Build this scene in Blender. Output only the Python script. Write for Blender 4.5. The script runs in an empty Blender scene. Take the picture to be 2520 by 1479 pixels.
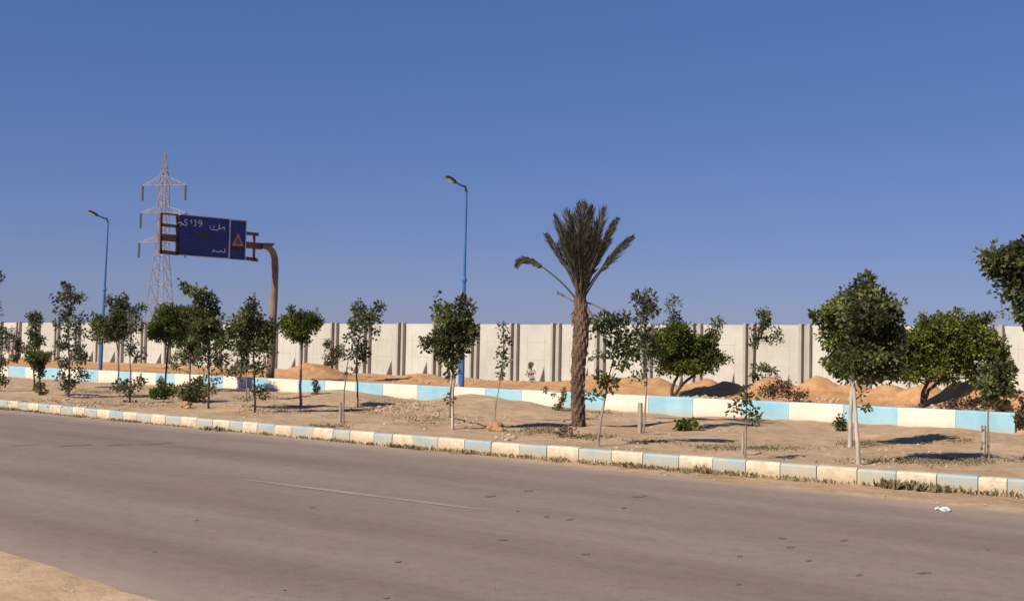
import bpy, math, random
from mathutils import Vector, Matrix, noise
R_ = math.radians
S = bpy.context.scene
COL = S.collection

# ------------------------------------------------------------------ camera
CAM_H = 1.8
ROLL = math.atan(.021)
PITCH = R_(2.5446)
YAW = R_(36.7145)
FPX = 2800.0                      # focal length in units of a 2520-wide picture
CXP, CYP = 1260.0, 739.5
def _basis():
    f = Vector((0, math.cos(PITCH), math.sin(PITCH)))
    u = Vector((0, -math.sin(PITCH), math.cos(PITCH)))
    r = Vector((1, 0, 0))
    rr = r*math.cos(ROLL) + u*math.sin(ROLL)
    uu = u*math.cos(ROLL) - r*math.sin(ROLL)
    Z = Matrix.Rotation(YAW, 3, 'Z')
    return Z@f, Z@uu, Z@rr
FW, UP, RT = _basis()
cd = bpy.data.cameras.new('camera'); cam = bpy.data.objects.new('camera', cd); COL.objects.link(cam)
cd.sensor_width = 36; cd.sensor_fit = 'HORIZONTAL'; cd.lens = FPX/2520*36
cd.clip_start = .05; cd.clip_end = 9000
m3 = Matrix((RT, UP, -FW)).transposed()
cam.matrix_world = Matrix.Translation((0, 0, CAM_H)) @ m3.to_4x4()
S.camera = cam

# ------------------------------------------------------------------ light
SUN_EL = R_(37); SX, SY = -.20, -.98
W = bpy.data.worlds.new("World"); S.world = W; W.use_nodes = True
nt = W.node_tree; bg = nt.nodes['Background']
sky = nt.nodes.new('ShaderNodeTexSky'); sky.sky_type = 'NISHITA'; sky.sun_disc = False
sky.sun_elevation = SUN_EL; sky.sun_rotation = math.atan2(SX, SY)
sky.air_density = 1.0; sky.dust_density = .15; sky.ozone_density = 4.0; sky.altitude = 0
wb = nt.nodes.new('ShaderNodeMix'); wb.data_type = 'RGBA'; wb.blend_type = 'MULTIPLY'; wb.inputs[0].default_value = 1
wb.inputs[7].default_value = (1.58, 1.70, 2.78, 1)      # the camera's white balance on the sky
hs = nt.nodes.new('ShaderNodeHueSaturation'); hs.inputs['Saturation'].default_value = 1.28
gm = nt.nodes.new('ShaderNodeGamma'); gm.inputs[1].default_value = .53      # the phone's flat tone curve
nt.links.new(sky.outputs[0], hs.inputs['Color']); nt.links.new(hs.outputs[0], gm.inputs[0]); nt.links.new(gm.outputs[0], wb.inputs[6]); nt.links.new(wb.outputs[2], bg.inputs[0]); bg.inputs[1].default_value = .0535
sl = bpy.data.lights.new('sun', 'SUN'); sl.energy = 5.0; sl.angle = R_(.5); sl.color = (1, .90, .77)
so = bpy.data.objects.new('sun', sl); COL.objects.link(so)
sd = Vector((SX, SY, 0)).normalized()*math.cos(SUN_EL) + Vector((0, 0, math.sin(SUN_EL)))
so.rotation_euler = sd.to_track_quat('Z', 'Y').to_euler(); so.location = (0, 0, 30)
vs = S.view_settings; vs.view_transform = 'Standard'; vs.look = 'None'; vs.gamma = 1; vs.exposure = .28
try: vs.use_curve_mapping = False
except Exception: pass

# ------------------------------------------------------------------ measuring
def ray(x, y): return FW*FPX + RT*(x-CXP) - UP*(y-CYP)
EYE = Vector((0, 0, CAM_H))
def at_z(x, y, h=0):
    v = ray(x, y); return EYE + v*((h-CAM_H)/v.z)
def at_Y(x, y, Y):
    v = ray(x, y); return EYE + v*(Y/v.y)
def at_X(x, y, X):
    v = ray(x, y); return EYE + v*(X/v.x)
def at_D(x, y, d): return EYE + ray(x, y)*(d/FPX)
def depth(p): return (p-EYE).dot(FW)

# ------------------------------------------------------------------ scene helpers
def tag(o, label=None, cat=None, group=None, kind=None):
    if label: o['label'] = label
    if cat: o['category'] = cat
    if group: o['group'] = group
    if kind: o['kind'] = kind
    return o
def empty(name, loc, label, cat, group=None, rz=0):
    o = bpy.data.objects.new(name, None); COL.objects.link(o); o.location = loc; o.rotation_euler = (0, 0, rz)
    o.empty_display_size = .2
    return tag(o, label, cat, group)
class MB:
    def __init__(s): s.v = []; s.f = []; s.m = []; s.t = []
    def add(s, vs_, fs, mi=0, tint=.5):
        b = len(s.v); s.v.extend([tuple(q) for q in vs_]); s.t.extend([tint]*len(vs_))
        for f in fs: s.f.append(tuple(b+i for i in f)); s.m.append(mi)
    def box(s, lo, hi, mi=0, tint=.5, ch=0.0):
        (x0, y0, z0), (x1, y1, z1) = lo, hi
        if ch <= 0:
            s.add([(x0,y0,z0),(x1,y0,z0),(x1,y1,z0),(x0,y1,z0),(x0,y0,z1),(x1,y0,z1),(x1,y1,z1),(x0,y1,z1)],
                  [(0,3,2,1),(4,5,6,7),(0,1,5,4),(1,2,6,5),(2,3,7,6),(3,0,4,7)], mi, tint)
        else:   # chamfered top and vertical edges
            c = ch
            def ring(i, z): return [(x0+i+c,y0+i,z),(x1-i-c,y0+i,z),(x1-i,y0+i+c,z),(x1-i,y1-i-c,z),(x1-i-c,y1-i,z),(x0+i+c,y1-i,z),(x0+i,y1-i-c,z),(x0+i,y0+i+c,z)]
            vs_ = ring(0, z0)+ring(0, z1-c)+ring(c*.8, z1)
            fs = [tuple(range(7, -1, -1)), tuple(range(16, 24))]
            for k in (0, 8):
                for j in range(8): fs.append((k+j, k+(j+1) % 8, k+8+(j+1) % 8, k+8+j))
            s.add(vs_, fs, mi, tint)
    def obox(s, a, b, w, h, mi=0, up=Vector((0, 0, 1)), tint=.5):
        a, b = Vector(a), Vector(b); d = (b-a).normalized()
        sd_ = d.cross(up)
        if sd_.length < 1e-4: sd_ = d.cross(Vector((1, 0, 0)))
        sd_.normalize(); u = sd_.cross(d)
        vs_ = []
        for p in (a, b):
            for i, j in ((-1,-1),(1,-1),(1,1),(-1,1)): vs_.append(p + sd_*(i*w/2) + u*(j*h/2))
        s.add(vs_, [(3,2,1,0),(4,5,6,7),(0,1,5,4),(1,2,6,5),(2,3,7,6),(3,0,4,7)], mi, tint)
    def tube(s, pts, rad, n=6, mi=0, tint=.5, jitter=0):
        pts = [Vector(p) for p in pts]
        if not isinstance(rad, (list, tuple)): rad = [rad]*len(pts)
        vs_ = []; prev = None
        for i, p in enumerate(pts):
            d = (pts[min(i+1, len(pts)-1)] - pts[max(i-1, 0)]).normalized()
            a = prev if prev is not None else (Vector((1, 0, 0)) if abs(d.x) < .8 else Vector((0, 1, 0)))
            a = (a - d*a.dot(d)).normalized(); b = d.cross(a); prev = a
            for k in range(n):
                t = 2*math.pi*k/n; r = rad[i]*(1+jitter*random.uniform(-1, 1))
                vs_.append(p + a*(math.cos(t)*r) + b*(math.sin(t)*r))
        fs = [tuple(range(n-1, -1, -1)), tuple((len(pts)-1)*n+k for k in range(n))]
        for i in range(len(pts)-1):
            for k in range(n): fs.append((i*n+k, i*n+(k+1) % n, (i+1)*n+(k+1) % n, (i+1)*n+k))
        s.add(vs_, fs, mi, tint)
    def build(s, name, mats, parent=None, smooth=False, label=None):
        me = bpy.data.meshes.new(name); me.from_pydata(s.v, [], s.f); me.update()
        for m in (mats if isinstance(mats, (list, tuple)) else [mats]): me.materials.append(m)
        me.polygons.foreach_set('material_index', s.m)
        if smooth: me.polygons.foreach_set('use_smooth', [True]*len(s.f))
        at = me.attributes.new('tint', 'FLOAT', 'POINT'); at.data.foreach_set('value', s.t)
        o = bpy.data.objects.new(name, me); COL.objects.link(o)
        if parent is not None:
            o.parent = parent; o.matrix_parent_inverse = Matrix.Translation(parent.location).inverted() if parent.rotation_euler[2] == 0 else (Matrix.Translation(parent.location) @ Matrix.Rotation(parent.rotation_euler[2], 4, 'Z')).inverted()
        if label: o['label'] = label
        return o

# ------------------------------------------------------------------ materials
def nodes(name):
    m = bpy.data.materials.new(name); m.use_nodes = True
    n = m.node_tree; b = n.nodes['Principled BSDF']
    return m, n, b, n.links.new
def nz(n, scale, detail=4, rough=.55, coord='Object', sc=(1, 1, 1)):
    tc = n.nodes.new('ShaderNodeTexCoord'); mp = n.nodes.new('ShaderNodeMapping'); mp.inputs['Scale'].default_value = sc
    t = n.nodes.new('ShaderNodeTexNoise'); t.inputs['Scale'].default_value = scale; t.inputs['Detail'].default_value = detail; t.inputs['Roughness'].default_value = rough
    n.links.new(tc.outputs[coord], mp.inputs[0]); n.links.new(mp.outputs[0], t.inputs['Vector'])
    return t.outputs['Fac']
def ramp(n, fac, stops):
    r = n.nodes.new('ShaderNodeValToRGB'); e = r.color_ramp.elements
    while len(e) < len(stops): e.new(.5)
    for k, (p, c) in enumerate(stops): e[k].position = p; e[k].color = (*c, 1)
    n.links.new(fac, r.inputs[0]); return r.outputs[0]
def mix(n, fac, a, b, mode='MIX'):
    m = n.nodes.new('ShaderNodeMix'); m.data_type = 'RGBA'; m.blend_type = mode
    for i, v in ((0, fac), (6, a), (7, b)):
        if hasattr(v, 'is_output') or isinstance(v, bpy.types.NodeSocket): n.links.new(v, m.inputs[i])
        elif i == 0: m.inputs[0].default_value = v
        else: m.inputs[i].default_value = (*v, 1)
    return m.outputs[2]
def bump(n, b, fac, strength, dist=.02):
    bn = n.nodes.new('ShaderNodeBump'); bn.inputs['Strength'].default_value = strength; bn.inputs['Distance'].default_value = dist
    n.links.new(fac, bn.inputs['Height']); n.links.new(bn.outputs[0], b.inputs['Normal'])
def attr(n, name):
    a = n.nodes.new('ShaderNodeAttribute'); a.attribute_name = name; return a.outputs['Fac']
def simple(name, c1, c2, scale=8, rough=.8, metal=0, bmp=.2, spec=.3, sc=(1, 1, 1)):
    m, n, b, L = nodes(name)
    f = nz(n, scale, 5, .6, sc=sc)
    L(ramp(n, f, [(.3, c1), (.7, c2)]), b.inputs['Base Color']); b.inputs['Roughness'].default_value = rough
    b.inputs['Metallic'].default_value = metal; b.inputs['Specular IOR Level'].default_value = spec
    if bmp: bump(n, b, nz(n, scale*3, 4), bmp, .01)
    return m
def leafmat(name, dark, mid, light, rough=.5, tr=.42):
    m, n, b, L = nodes(name)
    c = ramp(n, attr(n, 'tint'), [(0, dark), (.55, mid), (1, light)])
    L(c, b.inputs['Base Color']); b.inputs['Roughness'].default_value = rough; b.inputs['Specular IOR Level'].default_value = .35
    t = n.nodes.new('ShaderNodeBsdfTranslucent'); L(c, t.inputs[0])
    ms = n.nodes.new('ShaderNodeMixShader'); ms.inputs[0].default_value = tr
    L(b.outputs[0], ms.inputs[1]); L(t.outputs[0], ms.inputs[2]); L(ms.outputs[0], n.nodes['Material Output'].inputs[0])
    return m
M = {}
M['leaf'] = leafmat('fig_leaf', (.045, .053, .02), (.125, .142, .05), (.30, .325, .13))
M['leaf_green'] = leafmat('green_leaf', (.034, .05, .012), (.11, .14, .024), (.32, .35, .06))
M['leaf_grey'] = leafmat('grey_green_leaf', (.06, .066, .042), (.13, .138, .085), (.26, .265, .18))
M['leaf_dry'] = leafmat('dry_brown_leaf', (.05, .035, .018), (.13, .095, .05), (.22, .17, .09))
M['frond'] = leafmat('palm_leaflet', (.024, .021, .014), (.055, .048, .03), (.12, .105, .07), .6, .12)
M['frond_dry'] = leafmat('dry_palm_leaflet', (.10, .07, .05), (.22, .16, .12), (.32, .25, .19), .8, .15)
M['weed'] = leafmat('weed_blade', (.085, .085, .035), (.22, .18, .09), (.36, .27, .15), .8, .2)
M['bark'] = simple('pale_bark', (.13, .10, .075), (.34, .28, .22), 14, .9, sc=(1, 1, .3))
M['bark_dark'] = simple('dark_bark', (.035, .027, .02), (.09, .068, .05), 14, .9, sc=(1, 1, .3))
M['bark_lime'] = simple('limewashed_bark', (.30, .27, .22), (.55, .50, .43), 9, .9, sc=(1, 1, .3))
M['stake'] = simple('weathered_stake', (.22, .17, .12), (.42, .35, .27), 12, .9, sc=(1, 1, .2))
M['palm_bark'] = simple('palm_bark', (.05, .033, .024), (.20, .13, .088), 4, .95, bmp=.6)
M['blue_paint'] = simple('cobalt_pole_paint', (.035, .11, .29), (.05, .145, .37), 3, .45, bmp=.05, spec=.5)
M['pale_sleeve'] = simple('pale_painted_sleeve', (.35, .37, .45), (.5, .52, .58), 6, .7)
M['lamp_grey'] = simple('lamp_housing', (.03, .035, .05), (.06, .065, .08), 9, .5, bmp=.05)
M['hazed_steel'] = simple('haze_paled_steel', (.25, .225, .25), (.33, .30, .33), .4, .7, bmp=0)  # pylon steel paled by hand: distance haze is put into its colour
M['insul'] = simple('insulator_glass', (.10, .13, .14), (.16, .19, .20), 3, .35, bmp=0)
M['rust'] = simple('brown_primed_steel', (.10, .048, .032), (.20, .105, .075), 4, .7)
M['pole_tan'] = simple('sign_pole_steel', (.13, .085, .068), (.28, .19, .15), 3, .75, sc=(1, 1, .4))
M['sign_blue'] = simple('sign_blue', (.014, .03, .15), (.02, .04, .19), 2, .5, bmp=0)
M['sign_edge'] = simple('sign_edge_aluminium', (.42, .42, .48), (.55, .55, .6), 4, .5, bmp=0)
M['sign_white'] = simple('sign_white', (.6, .6, .64), (.75, .75, .78), 6, .6, bmp=0)
M['sign_faint'] = simple('sign_faint_line', (.05, .055, .16), (.08, .085, .2), 6, .6, bmp=0)
M['sign_amber'] = simple('sign_amber', (.055, .04, .05), (.08, .055, .05), 6, .6, bmp=0)
M['sign_maroon'] = simple('sign_maroon', (.05, .012, .04), (.065, .016, .045), 6, .6, bmp=0)
M['sign_red'] = simple('sign_red', (.50, .20, .20), (.65, .30, .28), 6, .6, bmp=0)
M['sign_pink'] = simple('sign_pink', (.22, .12, .13), (.32, .18, .18), 6, .6, bmp=0)
M['litter'] = simple('white_plastic', (.6, .65, .66), (.8, .82, .82), 20, .5)
M['rock'] = simple('pale_stone', (.36, .27, .19), (.55, .43, .32), 10, .95)
M['clod'] = simple('orange_clod', (.30, .16, .07), (.48, .28, .14), 7, .95, bmp=.6)

def soil_mat(name='sandy_soil', bs=.75):
    m, n, b, L = nodes(name)
    f1 = nz(n, .55, 7, .65); f2 = nz(n, 3.5, 6, .65); f3 = nz(n, 26, 4, .7)
    tan = ramp(n, f2, [(.25, (.37, .25, .155)), (.5, (.54, .39, .255)), (.75, (.64, .48, .33))])
    olive = ramp(n, f1, [(.40, (1.02, 1, .98)), (.58, (.82, .80, .70)), (.70, (.66, .66, .54))])
    tan = mix(n, .8, tan, olive, 'MULTIPLY')
    org = ramp(n, f2, [(.25, (.40, .185, .07)), (.5, (.57, .29, .12)), (.75, (.67, .41, .20))])
    c = mix(n, attr(n, 'tint'), tan, org)
    sp = ramp(n, f3, [(.30, (.74, .72, .69)), (.45, (1, 1, 1)), (.66, (1, 1, 1)), (.76, (1.25, 1.22, 1.2))])
    c = mix(n, .8, c, sp, 'MULTIPLY')
    L(c, b.inputs['Base Color']); b.inputs['Roughness'].default_value = .95; b.inputs['Specular IOR Level'].default_value = .1
    mth = n.nodes.new('ShaderNodeMath'); mth.operation = 'ADD'; L(f2, mth.inputs[0]); L(f3, mth.inputs[1])
    bump(n, b, mth.outputs[0], bs, .05)
    return m
M['soil'] = soil_mat(); M['shoulder'] = soil_mat('shoulder_sand', .28)
def road_mat():
    m, n, b, L = nodes('asphalt')
    fl = nz(n, .30, 5, .6, sc=(.18, 1.2, 1)); fs = nz(n, 60, 3, .7); fm = nz(n, 2.2, 5, .6, sc=(.3, 1, 1)); fd = nz(n, 1.6, 6, .7, sc=(.35, 1, 1))
    c = ramp(n, fl, [(.3, (.195, .145, .115)), (.52, (.24, .186, .148)), (.72, (.285, .228, .182))])
    c = mix(n, .45, c, ramp(n, fm, [(.3, (.84, .83, .83)), (.7, (1.12, 1.12, 1.12))]), 'MULTIPLY')
    c = mix(n, .7, c, ramp(n, fs, [(.3, (.66, .66, .66)), (.5, (1, 1, 1)), (.72, (1.35, 1.33, 1.3))]), 'MULTIPLY')
    tc = n.nodes.new('ShaderNodeTexCoord'); sx_ = n.nodes.new('ShaderNodeSeparateXYZ'); L(tc.outputs['Object'], sx_.inputs[0])
    wv = n.nodes.new('ShaderNodeMath'); wv.operation = 'SINE'; w1 = n.nodes.new('ShaderNodeMath'); w1.operation = 'MULTIPLY_ADD'; w1.inputs[1].default_value = 3.1; L(sx_.outputs['Y'], w1.inputs[0]); L(fl, w1.inputs[2]); L(w1.outputs[0], wv.inputs[0])
    c = mix(n, .35, c, ramp(n, wv.outputs[0], [(.0, (1.03, 1.03, 1.03)), (1, (.84, .82, .81))]), 'MULTIPLY')
    fz = nz(n, 7, 6, .75); c = mix(n, .75, c, ramp(n, fz, [(.32, (.80, .79, .78)), (.5, (1, 1, 1)), (.7, (1.12, 1.11, 1.1))]), 'MULTIPLY')
    # dust drifting in from the two edges, broken by noise
    e = attr(n, 'tint'); ma = n.nodes.new('ShaderNodeMath'); ma.operation = 'ADD'; ma.use_clamp = True
    mb = n.nodes.new('ShaderNodeMath'); mb.operation = 'MULTIPLY_ADD'; mb.inputs[1].default_value = 1.1; mb.inputs[2].default_value = -.55
    L(fd, mb.inputs[0]); L(mb.outputs[0], ma.inputs[1]); L(e, ma.inputs[0])
    mc = n.nodes.new('ShaderNodeMath'); mc.operation = 'MULTIPLY'; mc.use_clamp = True; L(ma.outputs[0], mc.inputs[0]); L(e, mc.inputs[1])
    c = mix(n, mc.outputs[0], c, ramp(n, fm, [(.3, (.33, .245, .175)), (.7, (.42, .32, .235))]))
    L(c, b.inputs['Base Color']); b.inputs['Roughness'].default_value = .9; b.inputs['Specular IOR Level'].default_value = .2
    bump(n, b, fs, .35, .006)
    return m
M['road'] = road_mat()
def paint(name, c1, c2, under, wear=.55):
    m, n, b, L = nodes(name)
    c = ramp(n, nz(n, 1.7, 5, .6), [(.3, c1), (.7, c2)])
    w = ramp(n, nz(n, 9, 6, .7), [(wear-.04, (0, 0, 0)), (wear+.1, (1, 1, 1))])
    c = mix(n, w, c, under)
    if 'kerb' in name:
        w2 = ramp(n, nz(n, 2.6, 6, .7), [(.42, (0, 0, 0)), (.66, (.75, .75, .75))]); c = mix(n, w2, c, (.50, .42, .29))
    # splashed soil creeping up from the foot of the wall
    tc = n.nodes.new('ShaderNodeTexCoord'); sp = n.nodes.new('ShaderNodeSeparateXYZ'); L(tc.outputs['Object'], sp.inputs[0])
    g = nz(n, 6, 5, .7); a = n.nodes.new('ShaderNodeMath'); a.operation = 'MULTIPLY_ADD'; a.inputs[1].default_value = -.22; a.inputs[2].default_value = .11; L(g, a.inputs[0])
    z = n.nodes.new('ShaderNodeMath'); z.operation = 'ADD'; L(sp.outputs['Z'], z.inputs[0]); L(a.outputs[0], z.inputs[1])
    mr = n.nodes.new('ShaderNodeMapRange'); mr.inputs[1].default_value = .02; mr.inputs[2].default_value = .13 if 'kerb' in name else .34; mr.inputs[3].default_value = .75; mr.inputs[4].default_value = 0; L(z.outputs[0], mr.inputs[0])
    c = mix(n, mr.outputs[0], c, (.42, .32, .20))
    L(c, b.inputs['Base Color']); b.inputs['Roughness'].default_value = .85; b.inputs['Specular IOR Level'].default_value = .2
    bump(n, b, nz(n, 14, 5, .7), .5, .012)
    return m
M['kerb_white'] = paint('kerb_cream_paint', (.58, .51, .38), (.70, .62, .48), (.45, .35, .22))
M['kerb_blue'] = paint('kerb_blue_paint', (.24, .35, .385), (.32, .42, .44), (.42, .38, .28))
M['low_white'] = paint('cream_paint', (.64, .56, .46), (.75, .67, .57), (.50, .44, .36), .62)
M['low_blue'] = paint('sky_blue_paint', (.22, .42, .51), (.32, .52, .60), (.42, .50, .48), .66)
def wall_mat():
    m, n, b, L = nodes('precast_concrete')
    c = ramp(n, nz(n, .8, 5, .6), [(.3, (.43, .425, .38)), (.7, (.50, .495, .45))])
    oi = n.nodes.new('ShaderNodeObjectInfo'); c = mix(n, 1, c, ramp(n, oi.outputs['Random'], [(0, (.90, .89, .87)), (1, (1.04, 1.04, 1.04))]), 'MULTIPLY')
    c = mix(n, .6, c, ramp(n, nz(n, 5, 6, .7, sc=(1, 1, .3)), [(.3, (.84, .82, .79)), (.5, (.98, .98, .97)), (.6, (1.03, 1.03, 1.03))]), 'MULTIPLY')
    L(c, b.inputs['Base Color']); b.inputs['Roughness'].default_value = .9; bump(n, b, nz(n, 20, 4), .2, .01)
    return m
M['wall'] = wall_mat()
M['joint'] = simple('panel_joint', (.36, .33, .27), (.44, .41, .34), 6, .9)
M['post'] = simple('precast_post', (.32, .295, .26), (.38, .355, .31), 2, .9)
def lane_mat():
    m, n, b, L = nodes('worn_lane_paint')
    c = ramp(n, nz(n, 2.4, 6, .7, sc=(.5, 3, 1)), [(.38, (.22, .172, .14)), (.55, (.29, .24, .20)), (.72, (.38, .33, .28))])
    L(c, b.inputs['Base Color']); b.inputs['Roughness'].default_value = .9
    return m
M['lane'] = lane_mat()
M['stain'] = simple('dark_tar', (.145, .112, .092), (.20, .158, .13), 14, .85)

# ------------------------------------------------------------------ the ground plan
def kerb_y(x):
    if x < -29: return 16.41 + .06*(-29-x)*.5
    if x > -2: return 16.92 + .129*(x+2)
    return .00405719*x*x + .144904*x + 17.1957
def far_y(x):
    xc = max(min(x, -1), -30); y = -.0011957*xc*xc - .0952124*xc + 13.787
    return y + (x-xc)*(-.03)
def near_y(x): return 4.1 - .1147*x if x > -14 else 5.706 - .02*(x+14)
LOW_Y0, LOW_Y1, LOW_TOP, LOW_END = 28.0, 28.25, .63, -6.38
WALL_Y = 42.0
def gauss(x, y, cx, cy, rx, ry): return math.exp(-(((x-cx)/rx)**2 + ((y-cy)/ry)**2))
MOUNDS = []
for px, py, Y, rx, ry in ((833, 962, 25.6, 1.3, 2.3), (900, 973, 25.5, 1.2, 2.2), (950, 987, 25.4, 1.1, 2.2), (1173, 973, 25.4, 1.3, 2.4), (1250, 984, 25.3, 1.2, 2.3), (1335, 1004, 25.2, 1.2, 2.2), (2330, 1058, 25.2, 1.8, 2.4), (55, 934, 26, 2.0, 1.2), (560, 972, 25, 1.6, 1.3), (1700, 1030, 25.0, 2.2, 1.5)):  # rightmost rise is added, a slope that deepens the twin trees' cast shadow
    p = at_Y(px, py, Y); MOUNDS.append((p.x, Y, rx, ry, max(.05, p.z-.14)))
HEAPS = []
for px, py, Y, rx, ry in ((768, 893, 34, 1.1, 1.4), (715, 908, 33, 1.2, 1.2), (810, 905, 35, .7, 1), (1045, 917, 37, .9, 1.2), (1150, 929, 38, .5, .7), (1255, 928, 38, .6, .7),
        (1480, 915, 35, .8, 1.3), (1545, 925, 33.5, .9, 1.2), (1610, 925, 34, .9, 1.3), (1735, 930, 33.5, .9, 1.2), (1790, 935, 33, .8, 1), (1900, 922, 33.5, .95, 1.3), (1925, 930, 34, .5, .8),
        (1985, 935, 34, .5, .8), (2020, 922, 33.5, .75, 1.2), (2095, 934, 34, .9, 1.2), (2180, 938, 33.5, .9, 1.2), (2270, 938, 33, .8, 1.1), (2370, 925, 32.5, .9, 1.2), (2430, 930, 32, .8, 1.1), (2540, 955, 32.5, 1.2, 1.5), (2530, 985, 30.5, .8, .9)):
    p = at_Y(px, py, Y); HEAPS.append((p.x, Y, rx, ry, p.z-.55))
def wall_ground(x):
    a = at_Y(100, 884, WALL_Y); b = at_Y(985, 923, WALL_Y); c = at_Y(1368, 942, WALL_Y)
    if x < b.x: return a.z + (x-a.x)/(b.x-a.x)*(b.z-a.z)
    return b.z + (x-b.x)/(c.x-b.x)*(c.z-b.z) if x < c.x else c.z
_A = at_Y(100, 884, WALL_Y); _B = at_Y(985, 923, WALL_Y); _C = at_Y(1368, 942, WALL_Y)
def wall_ground(x):
    if x < _B.x: return max(-.3, _A.z + (x-_A.x)/(_B.x-_A.x)*(_B.z-_A.z))
    return _B.z + (x-_B.x)/(_C.x-_B.x)*(_C.z-_B.z) if x < _C.x else _C.z
def sm(t): t = max(0, min(1, t)); return t*t*(3-2*t)
def gh(x, y):
    """height of the bare soil"""
    if y < 16: return .15
    n1 = noise.noise(Vector((x*.45, y*.45, 3.1)))*.09 + noise.noise(Vector((x*1.7, y*1.7, 9.2)))*.05 + noise.noise(Vector((x*5, y*5, 1.2)))*.012
    k = sm((y-kerb_y(x)-.25)/1.2)
    front = .17 + n1*k - .02*k
    mh = 0
    for cx, cy, rx, ry, h in MOUNDS: g = h*gauss(x, y, cx, cy, rx, ry if y < cy else min(ry, 1.3)); mh = (mh**3+g**3)**(1/3)
    front += mh
    if y < 26.9: return front
    t = (y-28.2)/(WALL_Y-28.2)
    hh = 0
    rear = (.50 + (wall_ground(x)-.50)*sm(t)) + n1*1.3
    if y > 28.6:
        for cx, cy, rx, ry, h in HEAPS:
            g = gauss(x, y, cx, cy, rx, ry)
            if g > .004: hh = max(hh, h*g*(1+.25*noise.noise(Vector((x*2.3, y*2.3, 5)))))
        if x > -24: hh = max(hh, (.28+.14*noise.noise(Vector((x*.8, y*.5, 2)))+.08*noise.noise(Vector((x*2.6, y*2.6, 2))))*math.exp(-((y-33.6)/1.9)**2)*sm((x+24)/1.5))
        rear += hh
    if x < LOW_END: s = 0 if y < 28.12 else 1
    elif x < LOW_END+.25: s = sm((y-27.9)/.5)
    else: s = sm((y-27.2)/2.2)
    return front*(1-s) + rear*s
def on_ground(px, py):
    """where the sight line through a point of the picture meets the soil"""
    v = ray(px, py); t = 15.8/v.y
    while t*v.y < 60:
        q = EYE+v*t
        if q.z <= gh(q.x, q.y): return Vector((q.x, q.y, gh(q.x, q.y)))
        t += .03/v.y
    q = EYE+v*(WALL_Y-1)/v.y; return q

# ground sheet to the horizon
mb = MB(); g = 4000
xs = [-g, -400, -120, -60, -30, -10, 10, 60, 400, g]; ys = [-g, -300, -40, 0, 5, 10, 15, 16.1, 30, 60, 200, 800, g]
for i in range(len(xs)-1):
    for j in range(len(ys)-1):
        mb.add([(xs[i], ys[j], -.03), (xs[i+1], ys[j], -.03), (xs[i+1], ys[j+1], -.03), (xs[i], ys[j+1], -.03)], [(0, 1, 2, 3)], 0, .12)
tag(mb.build('ground', M['soil']), kind='structure')
# sandy shoulder on our side, slightly rough
mb = MB(); nx, ny = 150, 34
for i in range(nx+1):
    x = -26+i*.24
    for j in range(ny+1):
        y0, y1 = -2.5, near_y(x)+.25; y = y0+(y1-y0)*j/ny
        z = .012*noise.noise(Vector((x*1.5, y*1.5, 0))) + .006*noise.noise(Vector((x*6, y*6, 4)))
        mb.v.append((x, y, z+.012 if j < ny else -.012)); mb.t.append(.1)
for i in range(nx):
    for j in range(ny):
        a = i*(ny+1)+j; mb.f.append((a, a+ny+1, a+ny+2, a+1)); mb.m.append(0)
tag(mb.build('road_shoulder', M['shoulder'], smooth=True), kind='structure')
# road
mb = MB(); xs = [-900, -500, -250, -120, -80] + [-60+k*1.0 for k in range(81)] + [40, 80, 200, 500, 900]; K = 30
for x in xs:
    a, b = near_y(max(x, -120))-.35, far_y(max(min(x, 60), -120))+.55
    for j in range(K+1):
        y = a+(b-a)*j/K; e = max(0, 1-(y-a)/1.5) , max(0, 1-(b-y)/1.5)
        mb.v.append((x, y, 0)); mb.t.append(max(e)**.9)
for i in range(len(xs)-1):
    for j in range(K):
        a = i*(K+1)+j; mb.f.append((a, a+K+1, a+K+2, a+1)); mb.m.append(0)
tag(mb.build('road', M['road']), kind='structure')
# worn centre line, broken
mb = MB()
def strip(mb, x0, x1, y, w, z=.004, n=12, wob=.01):
    L_ = []
    for k in range(n+1):
        x = x0+(x1-x0)*k/n; t = min(1, 5*min(k, n-k)/n+.25)
        wy = w*t*(1+.25*noise.noise(Vector((x*3, y, 7)))); yy = y+wob*noise.noise(Vector((x*1.3, 0, y)))
        L_ += [(x, yy-wy/2, z), (x, yy+wy/2, z)]
    mb.add(L_, [(2*k, 2*k+2, 2*k+3, 2*k+1) for k in range(n)])
strip(mb, -12.1, -7.9, 10.23, .14); strip(mb, -22.5, -18.0, 10.23, .09); strip(mb, 2, 6.2, 10.23, .11); strip(mb, -33, -28.5, 10.23, .1)
tag(mb.build('lane_line', M['lane']), kind='structure')
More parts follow.
